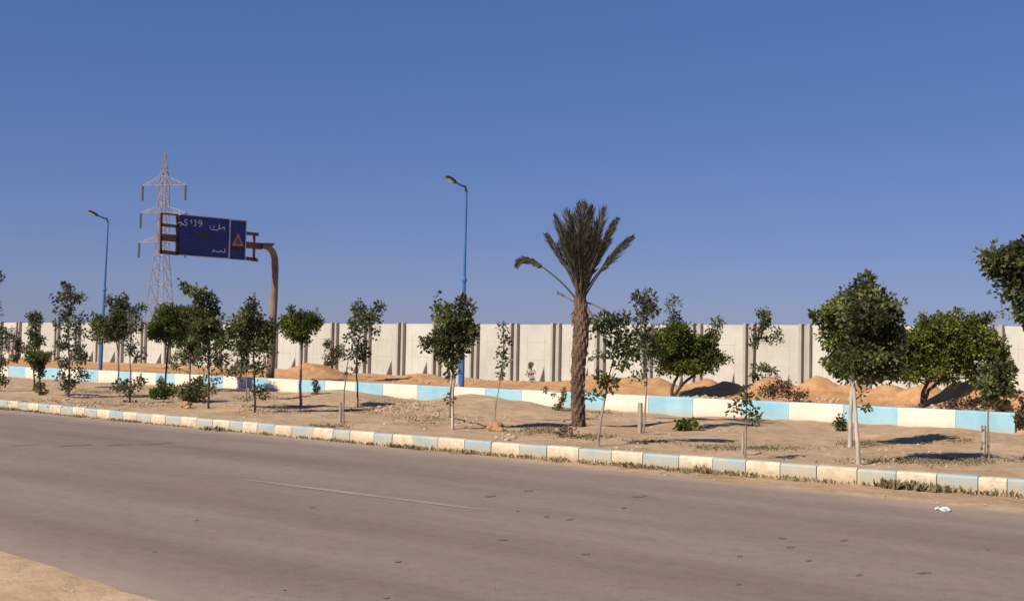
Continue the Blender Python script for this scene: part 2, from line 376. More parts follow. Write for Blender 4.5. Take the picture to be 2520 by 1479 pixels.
# tar marks and shallow patches on the asphalt
mb = MB(); random.seed(4)
for px, py, w, h in ((1203, 1220, 16, 3), (1300, 1207, 13, 2.2), (1573, 1220, 22, 3), (1535, 1248, 9, 2.5), (1345, 1270, 8, 2), (1400, 1277, 10, 2), (1237, 1327, 13, 2.4), (1443, 1362, 14, 2.5), (1273, 1257, 6, 2),
        (385, 1091, 42, 1.8), (290, 1094, 34, 1.1), (180, 1096, 50, 1.0), (60, 1095, 40, .9), (1925, 1323, 10, 2), (1945, 1345, 14, 2.2), (2272, 1408, 22, 2.4), (2115, 1413, 9, 3), (1820, 1367, 9, 2.2), (1990, 1378, 9, 2), (768, 1247, 8, 2), (978, 1380, 9, 3),
        (484, 1279, 5, 1.6), (950, 1470, 9, 2.4), (2075, 1328, 12, 2), (1817, 1436, 8, 2), (700, 1450, 5, 1.5), (380, 1356, 6, 1.2), (2430, 1350, 5, 2)):
    c = at_z(px, py, .005); a = at_z(px-w, py+w*.055, .005)-c; b = at_z(px, py-h, .005)-c; a.z = b.z = 0
    vs_ = [c]; n = 14
    for k in range(n):
        t = 2*math.pi*k/n; r = random.uniform(.55, 1.15); vs_.append(c+a*math.cos(t)*r+b*math.sin(t)*r)
    mb.add([(v.x, v.y, .005) for v in vs_], [(0, 1+k, 1+(k+1) % n) if False else (0, 1+(k+1) % n, 1+k) for k in range(n)])
for i, f in enumerate(mb.f):      # faces up
    a, b, c = (Vector(mb.v[k]) for k in f)
    if (b-a).cross(c-a).z < 0: mb.f[i] = f[::-1]
tag(mb.build('tar_patches', M['stain']), kind='structure')

# soil of the verge, the mounds and the heaps behind the low wall
mb = MB()
X = [-160, -120, -100] + [-90+k*.6 for k in range(50)] + [-60+k*.3 for k in range(67)] + [-40+k*.16 for k in range(251)] + [.5, 1.5, 3, 6, 12, 25, 60]
Yf = [0, .01, .2, .4] + [.6+k*.24 for k in range(45)]          # offsets from the kerb's back
def rows(x):
    k0 = kerb_y(x)+.09; out = []
    n = 46
    for j in range(n+1): out.append(k0+(27.98-k0)*j/n)
    out += [28.10, 28.14, 28.22, 28.45, 28.7]
    out += [28.9+k*.2 for k in range(36)]; out += [36.4+k*.4 for k in range(14)] + [41.9, 42.4, 44, 50, 60]
    return out
NR = len(rows(0))
for x in X:
    for j, y in enumerate(rows(x)):
        xx = max(min(x, 40), -110)
        z = gh(xx, y) if y < 44 else wall_ground(xx)-.05*(y-44)/4
        o = .05 + .75*sm((y-28.3)/1.2)
        if y < 28: o = .05+.35*max(0, noise.noise(Vector((x*.35, y*.5, 8))))
        elif y > 37: o *= .75
        if x > -6: o = .05 + .5*sm((y-27.5)/3)
        mb.v.append((x, y, z)); mb.t.append(o)
for i in range(len(X)-1):
    for j in range(NR-1):
        a = i*NR+j; mb.f.append((a, a+NR, a+NR+1, a+1)); mb.m.append(0)
tag(mb.build('verge_soil', M['soil'], smooth=True), kind='structure')

# kerb, cream and blue blocks
KS = [-19.17, -18.76, -18.29, -17.76, -17.24, -16.65, -16.08, -15.63, -15.01, -14.55, -14.04, -13.45, -12.85, -12.27, -11.67, -11.12, -10.5, -9.88, -9.31, -8.68, -8.11, -7.57, -7.03, -6.48, -5.89, -5.34, -4.79, -4.25, -3.88]
segs = []                # (x0, x1, blue)
for i in range(len(KS)-1): segs.append((KS[i], KS[i+1], i % 2 == 0))
x = KS[-1]; blue = True
while x < 22: segs.append((x, x+.56, blue)); x += .56; blue = not blue
x = KS[0]; blue = False
while x > -95: segs.append((x-.56, x, blue)); x -= .56; blue = not blue
mb = MB(); random.seed(5)
def kblock(mb, x0, x1, mi, w, h, zb, yf, gap=.006):
    x0 += gap; x1 -= gap; c = .035
    prof = [(0, zb), (0, h-c), (c*.4, h-c*.3), (c*1.3, h), (w-c, h), (w, h-c), (w, zb)]
    dz = random.uniform(-.006, .006); dy = random.uniform(-.006, .006)
    vs_ = []
    for x in (x0, x1):
        for a, z in prof: vs_.append((x, yf(x)+a+dy, z+dz))
    n = len(prof)
    fs = [(k, n+k, n+k+1, k+1) for k in range(n-1)] + [tuple(range(n)), tuple(range(2*n-1, n-1, -1))]
    mb.add(vs_, fs, mi)
for x0, x1, bl in segs: kblock(mb, x0, x1, 1 if bl else 0, .2, .205, -.05, lambda x: kerb_y(x)-.1)
tag(mb.build('kerb', [M['kerb_white'], M['kerb_blue']]), kind='structure')

# ------------------------------------------------------------------ low painted retaining wall
LS = [-41.06, -40.09, -38.53, -37.29, -35.6, -34.4, -33.11, -31.86, -30.3, -28.93, -27.5, -26.19, -24.68, -23.25, -21.85, -20.44, -18.91, -17.51, -16.04, -14.64, -13.21, -11.87, -10.43, -9.08, -7.7, LOW_END]
lw = empty('retaining_wall', (-30, LOW_Y0, .1), 'low retaining wall of alternating cream and sky blue blocks before the orange heaps', 'low wall')
mb = MB(); random.seed(8)
for i in range(len(LS)-1): kblock(mb, LS[i], LS[i+1], 1 if i % 2 == 0 else 0, LOW_Y1-LOW_Y0, LOW_TOP, -.1, lambda x: LOW_Y0, .004)
x = LS[0]; blue = False
while x > -110: kblock(mb, x-1.4, x, 1 if blue else 0, LOW_Y1-LOW_Y0, LOW_TOP, -.1, lambda x: LOW_Y0, .004); x -= 1.4; blue = not blue
mb.build('painted_blocks', [M['low_white'], M['low_blue']], lw)

# ------------------------------------------------------------------ precast boundary wall
bw = empty('boundary_wall', (-30, WALL_Y, .5), 'long pale precast concrete wall with paired posts standing behind the heaps and trees', 'wall')
WT = 3.03; SP = 2.325
posts = [-45.16+SP*k for k in range(-30, 24)]
def panel(x0, x1):
    mb = MB(); zb = wall_ground((x0+x1)/2)-.4
    mb.box((x0, WALL_Y, zb), (x1, WALL_Y+.1, WT+random.uniform(-.012, .012)))
    # shallow slab joints
    n = 3
    for k in range(1, n):
        z = .62+k*.8
        mb.box((x0+.3, WALL_Y-.004, z), (x1-.3, WALL_Y+.02, z+.018), 1)
    for xx in (x0+.45, x1-.45):
        mb.box((xx, WALL_Y-.0045, .75), (xx+.018, WALL_Y+.02, 2.5), 1)
    return mb
random.seed(12)
for i, x in enumerate(posts):
    zb = wall_ground(x)-.4
    a = MB(); dz = random.uniform(-.01, .02)
    a.box((x-.10, WALL_Y-.20, zb), (x+.02, WALL_Y+.12, WT+.06+dz), ch=.01)
    a.build('post', M['post'], bw)
    a = MB(); a.box((x+.23, WALL_Y-.20, zb), (x+.35, WALL_Y+.12, WT+.05+dz), ch=.01); a.box((x+.0205, WALL_Y-.02, zb), (x+.2295, WALL_Y+.08, WT-.02), 0)
    a.build('post', M['post'], bw)
    if i+1 < len(posts): panel(x+.351, posts[i+1]-.101).build('panel', [M['wall'], M['joint']], bw)
    a = MB(); bx = x-.55; zg = wall_ground(x)-.4; h = zg+.4+.72       # small triangular buttress
    vs_ = [(bx-.05, WALL_Y-.42, zg), (bx-.05, WALL_Y-.002, zg), (bx-.05, WALL_Y-.002, h), (bx-.05, WALL_Y-.36, zg+.4),
           (bx, WALL_Y-.42, zg), (bx, WALL_Y-.002, zg), (bx, WALL_Y-.002, h), (bx, WALL_Y-.36, zg+.4)]
    a.add(vs_, [(0, 1, 2, 3), (7, 6, 5, 4), (0, 3, 7, 4), (3, 2, 6, 7)])
    a.build('buttress', M['post'], bw)

# ------------------------------------------------------------------ vegetation
def leaf(mb, p, d, L_, w, tint):
    d = d.normalized(); s = d.cross(Vector((random.gauss(0, 1), random.gauss(0, 1), random.gauss(0, 1))))
    if s.length < 1e-3: s = Vector((1, 0, 0))
    s.normalize(); n = d.cross(s)
    mb.add([p, p+d*L_*.45+s*w/2+n*w*.12, p+d*L_, p+d*L_*.45-s*w/2+n*w*.12], [(0, 1, 2, 3)], 0, tint)
def rnd_dir(up=.15):
    v = Vector((random.gauss(0, 1), random.gauss(0, 1), random.gauss(0, 1)+up)); return v.normalized()
def tree(name, label, cat, base, trunk, blobs, tr=3.0, leafm='leaf', bark='bark', ls=.075, group=None, extra_stems=(), Y=None, dens=1.0, seed=None, depth_k=1.0, tint_shift=0, cname='crown', tname='trunk'):
    """base: foot in the picture; trunk: points up the stem; blobs: (cx, cy, rx, ry, density) of leaf masses"""
    random.seed(seed if seed is not None else int(base[0]*7+base[1]))
    B = at_Y(base[0], base[1], Y) if Y else on_ground(*base)
    if Y: B.z = min(B.z, gh(B.x, B.y))
    D = depth(B); px = D/FPX                     # metres per picture unit
    root = empty(name, B, label, cat, group)
    ls *= 1.12
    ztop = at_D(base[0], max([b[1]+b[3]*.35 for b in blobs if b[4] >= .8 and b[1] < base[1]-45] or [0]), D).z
    tb = MB()
    def stem(pts, r0, r1, first=None):
        P = [first] if first is not None else []
        off = 0
        for k, (x, y) in enumerate(pts):
            off += random.uniform(-1, 1)*3*px if k else 0
            P.append(at_D(x, y, D+off))
        # subdivide with a little wobble
        Q = []
        for k in range(len(P)-1):
            for s in range(4):
                t = s/4; q = P[k].lerp(P[k+1], t)
                if s: q = q + Vector((random.uniform(-1, 1), random.uniform(-1, 1), 0))*1.0*px
                Q.append(q)
        Q.append(P[-1]); n = len(Q)
        rr_ = [(r0+(r1-r0)*(k/(n-1)))*px*(1.35 if k == 0 else 1) for k in range(n)]
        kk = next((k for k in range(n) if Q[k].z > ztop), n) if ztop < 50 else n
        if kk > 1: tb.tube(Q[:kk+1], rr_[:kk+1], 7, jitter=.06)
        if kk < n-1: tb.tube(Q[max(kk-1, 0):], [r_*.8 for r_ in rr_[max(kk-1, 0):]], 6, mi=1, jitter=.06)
        return Q
    foot = Vector((B.x, B.y, B.z-.12))
    Q = stem(trunk, tr, max(tr*.45, .8), foot)
    for es in extra_stems:
        fb = on_ground(*es[0]) if not Y else B
        stem(es[1:], tr*.85, tr*.5, Vector((fb.x, fb.y, fb.z-.1)))
    lb = MB()
    for (cx, cy, rx, ry, dn) in blobs:
        dk = random.uniform(-.5, .5)*rx*px*depth_k
        C = at_D(cx, cy, D+dk)
        # limb
        s0 = min(Q[len(Q)//4:] or Q, key=lambda q: (q-C).length + max(0, q.z-C.z+.2*ry*px)*3)
        if (s0-C).length > 4*px:
            mid = s0.lerp(C, .5)+Vector((random.uniform(-1, 1), random.uniform(-1, 1), -.5))*2*px
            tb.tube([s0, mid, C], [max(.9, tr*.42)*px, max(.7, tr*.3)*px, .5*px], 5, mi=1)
        dn *= dens
        area = math.pi*rx*ry*px*px
        per = 9 if dn > .55 else 6
        ntf = max(3, int(area*min(dn+.28, 1.6)*7.5/(ls*ls*.45)/per))
        R1 = Vector((rx*px*1.12, rx*px*depth_k, ry*px*1.07))
        for _ in range(ntf):
            while True:
                u = Vector((random.uniform(-1, 1), random.uniform(-1, 1), random.uniform(-1, 1)))
                if u.length <= 1: break
            rr = .86+.32*noise.noise(u.normalized()*1.7+Vector((cx*.13, cy*.17, 3)))*1.6
            u = u*rr*(1.0 if random.random() < .93 else 1.12)
            T = C + RT*(u.x*R1.x) + FW*(u.y*R1.y) + Vector((0, 0, 1))*(u.z*R1.z)
            cl = noise.noise(T*2.3+Vector((cx, cy, 0))*.11)
            if dn < 1.2 and cl < -.25-.2*(dn-.3) and random.random() < .8: continue
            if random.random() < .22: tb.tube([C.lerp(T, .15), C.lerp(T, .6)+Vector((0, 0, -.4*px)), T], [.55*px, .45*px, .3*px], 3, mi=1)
            out = (T-C); tr_ = ls*random.uniform(.8, 1.5)*(1.25 if dn < .5 else 1)
            tt = .34+.75*cl+tint_shift
            for _k in range(int(per*random.uniform(.6, 1.4))):
                o = rnd_dir(); p = T+o*tr_*random.uniform(.1, 1)
                sz = ls*random.uniform(.65, 1.25)
                leaf(lb, p, (o+out.normalized()*.5+Vector((0, 0, -.15))), sz, sz*.68, max(0, min(1, tt+random.gauss(0, .2))))
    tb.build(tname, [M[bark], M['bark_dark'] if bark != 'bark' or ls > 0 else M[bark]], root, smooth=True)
    if lb.f: lb.build(cname, M[leafm], root)
    return root
GV = 'young trees planted on the verge'
GR = 'trees and shrubs on the dirt strip behind the low wall'

# --- verge, left to right
tree('young_tree', 'sparse sapling cut off by the left edge of the picture', 'tree', (-4, 962), [(-6, 900), (-4, 800), (-3, 690)],
     [(-6, 682, 14, 18, .6), (-8, 760, 10, 25, .35), (-4, 835, 16, 40, .5), (0, 895, 22, 18, .6), (2, 935, 16, 18, .5)], 2.5, 'leaf', 'bark_dark', group=GV)
tree('young_tree', 'narrow sapling with dark round top standing behind the cone shaped shrub', 'tree', (84, 955), [(84, 900), (86, 850), (88, 780)],
     [(87, 785, 20, 16, .9), (80, 818, 15, 20, .8), (98, 842, 14, 16, .5), (80, 850, 13, 20, .6), (84, 885, 16, 18, .5)], 2.2, 'leaf', 'bark_dark', group=GV)
tree('fan_shaped_shrub', 'small dark shrub flaring like an upturned cone, far left', 'shrub', (101, 972), [(99, 950), (95, 915)],
     [(92, 875, 32, 9, 1.3), (92, 887, 26, 10, 1.3), (95, 901, 16, 11, 1.2), (99, 918, 8, 10, 1.0), (96, 950, 12, 10, .6), (106, 966, 12, 6, .6)], 4, 'leaf_green', 'bark_dark', ls=.055, group=GV, cname='foliage', tname='stem')
tree('young_tree', 'tall ragged grey green sapling leafy from foot to tip, left of left lamp', 'tree', (168, 976), [(170, 900), (168, 820), (166, 760), (165, 715)],
     [(163, 712, 12, 14, .7), (150, 734, 22, 9, .4), (190, 730, 14, 12, .45), (168, 738, 28, 20, .5), (160, 768, 18, 16, .7), (192, 790, 18, 16, .4), (160, 800, 22, 14, .35), (188, 822, 24, 16, .4), (156, 845, 14, 18, .6), (196, 868, 22, 26, .6), (158, 893, 18, 16, .5), (196, 925, 20, 20, .45), (150, 925, 10, 12, .4), (170, 950, 16, 22, .7)],
     2.8, 'leaf_grey', 'bark', ls=.08, group=GV)
tree('umbrella_tree', 'dense dark round crown on a bare stem in front of the left blue lamp', 'tree', (287, 968), [(292, 910), (290, 860), (282, 800)],
     [(276, 812, 48, 32, 1.3), (250, 800, 24, 24, 1.0), (300, 800, 34, 32, 1.2), (292, 762, 24, 28, .6), (268, 738, 9, 12, .7), (302, 745, 14, 22, .6), (232, 790, 12, 18, .5)], 2.5, 'leaf', 'bark', group=GV, tint_shift=.0)
tree('young_tree', 'thin wispy pale tree immediately right of the left lamp and round crown', 'tree', (319, 990), [(321, 930), (320, 860), (326, 790), (330, 760)],
     [(328, 775, 14, 24, .5), (347, 758, 10, 12, .5), (335, 800, 20, 22, .4), (320, 845, 16, 28, .5), (340, 870, 14, 20, .25), (298, 948, 16, 12, .7), (322, 957, 24, 10, .8), (345, 940, 12, 12, .7), (320, 984, 12, 7, .8)], 2.2, 'leaf_grey', 'bark', group=GV)
tree('umbrella_tree', 'very dense dark green dome crowned tree below the pylon', 'tree', (404, 965), [(410, 900), (414, 850), (418, 800)],
     [(418, 806, 50, 44, 1.6), (388, 812, 26, 28, 1.2), (440, 790, 34, 38, 1.3), (415, 770, 34, 20, 1.2)], 2.8, 'leaf_green', 'bark_dark', ls=.06, group=GV, tint_shift=-.08)
tree('young_tree', 'medium green tree squeezed between the dark dome and the tallest ragged tree', 'tree', (466, 962), [(468, 900), (465, 850), (470, 800)],
     [(468, 790, 34, 40, 1.3), (490, 800, 30, 34, 1.2), (460, 838, 30, 22, 1.1), (482, 852, 32, 30, .6), (450, 880, 30, 22, .4), (430, 900, 16, 12, .25)], 2.6, 'leaf', 'bark', group=GV)
tree('young_tree', 'tallest ragged tree left of the sign pole, its leaning top reaching above the others', 'tree', (514, 1006), [(514, 940), (513, 860), (508, 790), (495, 740)],
     [(455, 708, 14, 12, .8), (474, 720, 22, 13, .8), (498, 732, 24, 18, .8), (520, 745, 18, 26, .8), (510, 780, 32, 34, 1.2), (496, 810, 30, 30, 1.2), (528, 825, 22, 26, .9), (548, 840, 18, 32, .7), (505, 875, 28, 34, .5), (545, 890, 20, 22, .5), (570, 915, 30, 12, .45), (545, 930, 24, 12, .35), (516, 958, 14, 12, .5)], 2.8, 'leaf', 'bark_dark', group=GV)
tree('low_shrub', 'low dark green bush with one upright shoot under the dome crowned tree', 'shrub', (397, 981), [(397, 965), (398, 945)],
     [(396, 966, 26, 14, 1.5), (378, 970, 14, 10, 1.0), (399, 943, 12, 16, .8), (418, 960, 16, 12, .9)], 3, 'leaf_green', 'bark_dark', ls=.06, group='bushes on the verge', cname='foliage', tname='stem')
tree('low_shrub', 'wide dark bush with two humps at the foot of the tallest ragged tree', 'shrub', (478, 990), [(480, 975), (482, 955)],
     [(455, 958, 20, 14, .9), (492, 950, 20, 24, 1.0), (480, 970, 32, 16, 1.0), (470, 985, 18, 8, .6)], 3, 'leaf', 'bark_dark', group='bushes on the verge', cname='foliage', tname='stem')
tree('young_tree', 'broad leafy tree with pointed top immediately left of the brown sign pole', 'tree', (627, 1015), [(626, 950), (624, 880), (622, 820), (622, 770)],
     [(622, 748, 13, 20, .9), (612, 775, 26, 22, 1.0), (588, 798, 32, 18, .9), (630, 810, 40, 30, 1.0), (608, 840, 36, 24, .9), (657, 812, 20, 26, 1.0), (648, 852, 28, 30, .6), (598, 872, 24, 24, .7), (572, 815, 18, 20, .8), (640, 905, 20, 26, .3), (580, 912, 24, 12, .5), (634, 962, 14, 12, .7), (648, 972, 10, 12, .5)], 2.9, 'leaf', 'bark_dark', group=GV)
tree('young_tree', 'thin bare stemmed sapling behind the broad leafy tree left of the sign pole', 'tree', (607, 987), [(607, 940), (603, 890), (600, 850)],
     [(600, 860, 16, 24, .5), (604, 900, 12, 16, .3), (604, 985, 10, 14, .6)], 1.8, 'leaf_grey', 'bark', group=GV)
tree('umbrella_tree', 'neat flat umbrella crown on a straight stem immediately right of the sign pole', 'tree', (740, 1000), [(740, 930), (742, 860), (744, 815)],
     [(738, 790, 46, 26, 1.5), (716, 800, 32, 26, 1.3), (768, 795, 26, 22, 1.3), (735, 822, 30, 20, 1.3), (722, 765, 14, 12, .8), (750, 838, 16, 16, 1.0)], 3.6, 'leaf_green', 'bark', ls=.06, group=GV)
tree('climbing_weed', 'tiny dark leafy sprig standing before a blue block right of the umbrella tree', 'plant', (778, 972), [(776, 955), (774, 942)],
     [(774, 943, 7, 8, .9), (779, 956, 8, 9, .7), (778, 968, 9, 7, .9)], 1.2, 'leaf', 'bark_dark', ls=.06, group='small plants on the verge', cname='foliage', tname='stem')
tree('young_tree', 'slender forked tree with gappy crown between the umbrella tree and the central lamp post', 'tree', (880, 1003), [(880, 960), (877, 900), (884, 830), (900, 780)],
     [(882, 757, 18, 14, .6), (898, 776, 30, 18, .7), (935, 756, 13, 12, .8), (922, 780, 18, 16, .7), (888, 800, 28, 18, .7), (915, 815, 18, 16, .4), (872, 830, 20, 18, .4), (888, 850, 18, 14, .6), (890, 872, 22, 14, .65), (862, 858, 12, 16, .35), (885, 902, 16, 10, .35)], 2.2, 'leaf', 'bark_dark', group=GV)
tree('bare_sapling', 'nearly leafless pale stem left of the slender forked tree', 'tree', (845, 1044), [(846, 990), (850, 930), (858, 880)],
     [(848, 912, 10, 9, .25), (862, 868, 12, 10, .25)], 2.6, 'leaf_dry', 'bark', group=GV)
tree('young_tree', 'bushy dark tree with two top tufts in front of the tall central lamp post', 'tree', (1115, 1057), [(1114, 990), (1116, 920), (1112, 860), (1108, 800)],
     [(1069, 742, 13, 15, .9), (1082, 764, 18, 16, .9), (1142, 746, 15, 16, .9), (1156, 762, 12, 20, .7), (1112, 785, 42, 28, 1.3), (1118, 825, 50, 36, 1.5), (1146, 815, 24, 40, 1.3), (1082, 845, 38, 20, .95), (1050, 838, 14, 14, .5), (1110, 868, 38, 24, 1.0), (1112, 892, 22, 14, .6), (1112, 916, 18, 12, .8), (1044, 860, 10, 14, .2), (1106, 985, 10, 9, .6)],
     4.2, 'leaf', 'bark_lime', group=GV, extra_stems=(((1108, 1020), (1109, 960), (1112, 900)),))
tree('bare_sapling', 'thin leaning sapling with few grey leaves, right of the central lamp post', 'tree', (1217, 1034), [(1221, 990), (1229, 945), (1236, 890), (1240, 810)],
     [(1238, 812, 9, 14, .4), (1243, 838, 13, 14, .5), (1234, 868, 11, 12, .45), (1240, 892, 12, 12, .45), (1232, 918, 9, 9, .35)], 1.5, 'leaf_grey', 'bark', group=GV)
tree('young_tree', 'young tree with leaves scattered to the ground immediately right of the palm trunk', 'tree', (1471, 1098), [(1478, 1040), (1488, 985), (1500, 920), (1520, 850), (1528, 800)],
     [(1536, 779, 14, 14, .9), (1488, 790, 30, 16, .6), (1515, 800, 28, 18, .6), (1545, 818, 18, 24, .55), (1470, 812, 16, 16, .5), (1510, 836, 28, 18, .6), (1540, 858, 24, 20, .6), (1562, 866, 18, 20, .45), (1500, 868, 26, 16, .5), (1530, 894, 20, 16, .55), (1478, 930, 16, 14, .8), (1500, 945, 20, 16, .8), (1465, 975, 20, 8, .5), (1492, 968, 18, 14, .5), (1462, 870, 10, 18, .35)],
     3.2, 'leaf', 'bark', group=GV, depth_k=.7)
tree('young_tree', 'tall thin tree whose small grey crown tops the big bush right of the palm', 'tree', (1583, 1063), [(1588, 1000), (1592, 930), (1590, 860), (1590, 780)],
     [(1570, 742, 12, 18, .5), (1592, 742, 16, 20, .8), (1600, 765, 20, 16, .7), (1580, 782, 16, 14, .4), (1584, 830, 24, 26, .9), (1578, 862, 20, 18, .6), (1590, 895, 18, 14, .4), (1575, 930, 14, 12, .35)], 2.6, 'leaf_grey', 'bark', group=GV)
tree('young_sapling', 'short sapling with small leaf tuft and drooping twig before a blue block', 'tree', (1835, 1128), [(1836, 1060), (1837, 1010), (1835, 965)],
     [(1832, 968, 12, 14, .8), (1842, 985, 12, 9, .7), (1852, 1010, 8, 22, .45), (1858, 1030, 8, 8, .8), (1804, 1004, 9, 6, .7), (1822, 992, 10, 6, .4)], 2.3, 'leaf', 'bark', group=GV)
tree('round_crowned_tree', 'large dense tree with bright green left side, on the farther of twin trunks', 'tree', (2091, 1101), [(2093, 1040), (2096, 960), (2098, 900), (2100, 820)],
     [(2035, 778, 32, 22, 1.1), (2068, 760, 36, 32, 1.2), (2060, 810, 44, 30, 1.3), (2100, 800, 44, 50, 1.4), (2055, 850, 28, 24, .9), (2050, 895, 24, 20, 1.0), (2085, 880, 40, 36, 1.3), (2012, 775, 14, 10, .7), (2095, 925, 26, 12, .7)], 6.0, 'leaf_green', 'bark_lime', ls=.07, group=GV, tint_shift=.08)
tree('round_crowned_tree', 'largest tree, tall pointed dark crown on the nearer of twin pale trunks', 'tree', (2113, 1144), [(2110, 1080), (2104, 1000), (2099, 930), (2110, 860), (2125, 760)],
     [(2128, 700, 20, 26, 1.3), (2118, 728, 40, 26, 1.3), (2150, 735, 34, 26, 1.2), (2130, 770, 62, 36, 1.5), (2182, 770, 34, 32, 1.2), (2150, 815, 60, 44, 1.5), (2190, 830, 36, 40, 1.2), (2130, 870, 66, 44, 1.5), (2180, 890, 40, 36, 1.2), (2140, 918, 46, 22, 1.2), (2085, 905, 40, 22, 1.1), (2175, 925, 24, 14, .9), (2212, 760, 10, 22, .5), (2120, 975, 14, 18, .7), (2126, 1000, 8, 8, .7)],
     6.0, 'leaf', 'bark_lime', ls=.07, group=GV, tint_shift=.02, depth_k=1.2)
tree('young_tree', 'thin stemmed tree with drooping crown before the last blue block at right', 'tree', (2434, 1127), [(2432, 1070), (2432, 1010), (2440, 950)],
     [(2445, 925, 36, 34, 1.0), (2475, 920, 22, 34, .9), (2424, 955, 24, 26, .8), (2462, 965, 26, 26, .9), (2432, 985, 20, 12, .6), (2484, 950, 14, 14, .7)], 2.8, 'leaf', 'bark', group=GV)
tree('large_tree', 'big dark tree mostly outside the right edge, its crown jutting into the sky', 'tree', (2585, 1150), [(2580, 1050), (2575, 900), (2560, 780), (2540, 700)],
     [(2448, 640, 34, 26, 1.4), (2480, 655, 52, 40, 1.6), (2520, 630, 44, 34, 1.6), (2560, 640, 60, 46, 1.6), (2500, 700, 40, 28, 1.3), (2545, 720, 50, 44, 1.5), (2520, 760, 26, 30, 1.2), (2600, 700, 60, 70, 1.5), (2528, 786, 14, 14, .9), (2474, 718, 20, 12, .3), (2482, 768, 22, 6, .3)], 8, 'leaf', 'bark_dark', ls=.085, group=GV)
# --- strip behind the low wall
tree('dry_sapling', 'reddish half bare sapling standing against the wall post, far left behind the low wall', 'tree', (42, 903), [(44, 870), (48, 840), (45, 815)],
     [(46, 850, 12, 22, .7), (62, 862, 10, 8, .5), (38, 880, 8, 14, .6)], 1.8, 'leaf_dry', 'bark_dark', Y=33, group=GR)
tree('wall_shrub', 'pale grey leafy sapling close to the wall at the far left', 'tree', (22, 900), [(22, 860), (24, 825)],
     [(24, 822, 18, 18, .35), (20, 850, 16, 24, .25)], 1.2, 'leaf_grey', 'bark', Y=36, group=GR)
tree('wall_shrub', 'dark gappy bush growing on the orange heap between sign pole and forked tree', 'shrub', (818, 916), [(817, 900), (816, 880), (812, 855)],
     [(808, 850, 9, 14, .7), (820, 870, 14, 14, .6), (834, 858, 12, 14, .6), (842, 876, 10, 8, .4), (812, 892, 14, 14, .6), (802, 880, 8, 8, .4)], 1.4, 'leaf', 'bark_dark', Y=35.5, group=GR)
tree('spreading_bush', 'wide dark bush with leaning branched stem on the heaps right of the palm', 'shrub', (1652, 972), [(1656, 950), (1668, 925), (1690, 890)],
     [(1638, 850, 42, 44, 1.5), (1660, 900, 36, 22, 1.3), (1720, 900, 50, 20, 1.1), (1680, 850, 50, 46, 1.6), (1665, 815, 34, 24, 1.1), (1715, 870, 44, 38, 1.4), (1690, 900, 48, 22, 1.1), (1750, 880, 30, 24, .9), (1772, 885, 28, 12, .6), (1745, 840, 24, 24, .8), (1605, 850, 18, 34, .8), (1758, 815, 24, 20, .35), (1768, 795, 14, 14, .3), (1660, 790, 16, 22, .4), (1655, 750, 16, 26, .14), (1630, 905, 22, 14, .5)],
     5, 'leaf_green', 'bark_dark', ls=.07, Y=30.5, group=GR, extra_stems=(((1652, 972), (1680, 945), (1730, 905), (1760, 885)),), tint_shift=-.05)
tree('young_tree', 'slim tree with dark top tuft and bare side sprays, alone before wall posts', 'tree', (1853, 945), [(1853, 905), (1858, 860), (1866, 820), (1876, 785)],
     [(1880, 780, 17, 18, 1.1), (1872, 802, 18, 12, .7), (1862, 826, 16, 14, .6), (1900, 816, 12, 12, .6), (1915, 826, 14, 14, .5), (1890, 838, 12, 10, .45), (1856, 846, 12, 12, .5), (1872, 905, 20, 10, .45), (1896, 912, 16, 12, .35), (1862, 925, 16, 10, .5)], 1.8, 'leaf', 'bark_dark', Y=33.5, group=GR)
tree('spreading_tree', 'broad low tree with bright green left half behind the low wall on the right', 'tree', (2266, 1003), [(2272, 965), (2290, 930), (2320, 880)],
     [(2262, 850, 36, 44, 1.3), (2290, 810, 44, 36, 1.5), (2335, 810, 44, 40, 1.5), (2310, 860, 60, 44, 1.5), (2370, 850, 50, 52, 1.5), (2400, 800, 36, 28, 1.3), (2420, 850, 44, 44, 1.3), (2452, 880, 34, 40, 1.1), (2250, 900, 36, 26, 1.1), (2300, 905, 44, 24, 1.1), (2360, 775, 7, 20, .6), (2225, 885, 18, 30, .8), (2380, 905, 40, 22, 1.0), (2470, 900, 20, 24, .7), (2434, 785, 10, 12, .7), (2222, 850, 26, 46, 1.1), (2240, 905, 30, 26, 1.1), (2245, 925, 30, 18, 1.0), (2330, 930, 40, 14, .8), (2420, 930, 36, 20, 1.0)],
     6, 'leaf_green', 'bark_dark', ls=.075, Y=30.5, group=GR, extra_stems=(((2266, 1003), (2285, 960), (2330, 925), (2370, 890)),), tint_shift=.12)
tree('dry_bush', 'brown dry bush on the heaps just right of the slim tufted tree', 'shrub', (1905, 985), [(1905, 970), (1908, 950)],
     [(1890, 962, 26, 14, .5), (1925, 955, 26, 20, .45), (1960, 970, 26, 12, .4)], 1, 'leaf_dry', 'bark', ls=.06, Y=29.6, group=GR, cname='foliage', tname='stem')
tree('dry_bush', 'olive and brown weeds heaped on the end of the low wall at the right', 'shrub', (2400, 1008), [(2400, 1000), (2402, 985)],
     [(2360, 996, 30, 12, .45), (2420, 992, 40, 16, .7), (2470, 1000, 30, 12, .7), (2330, 1002, 16, 8, .4)], 1, 'leaf_dry', 'bark', ls=.06, Y=29, group=GR, cname='foliage', tname='stem')
tree('dry_bush', 'dark olive weeds growing where the low wall ends at the right edge', 'shrub', (2512, 1058), [(2512, 1040), (2514, 1000)],
     [(2512, 1035, 12, 22, 1.0), (2525, 1000, 16, 24, .7), (2506, 975, 12, 16, .4)], 1, 'leaf_dry', 'bark', ls=.06, group=GR, cname='foliage', tname='stem')
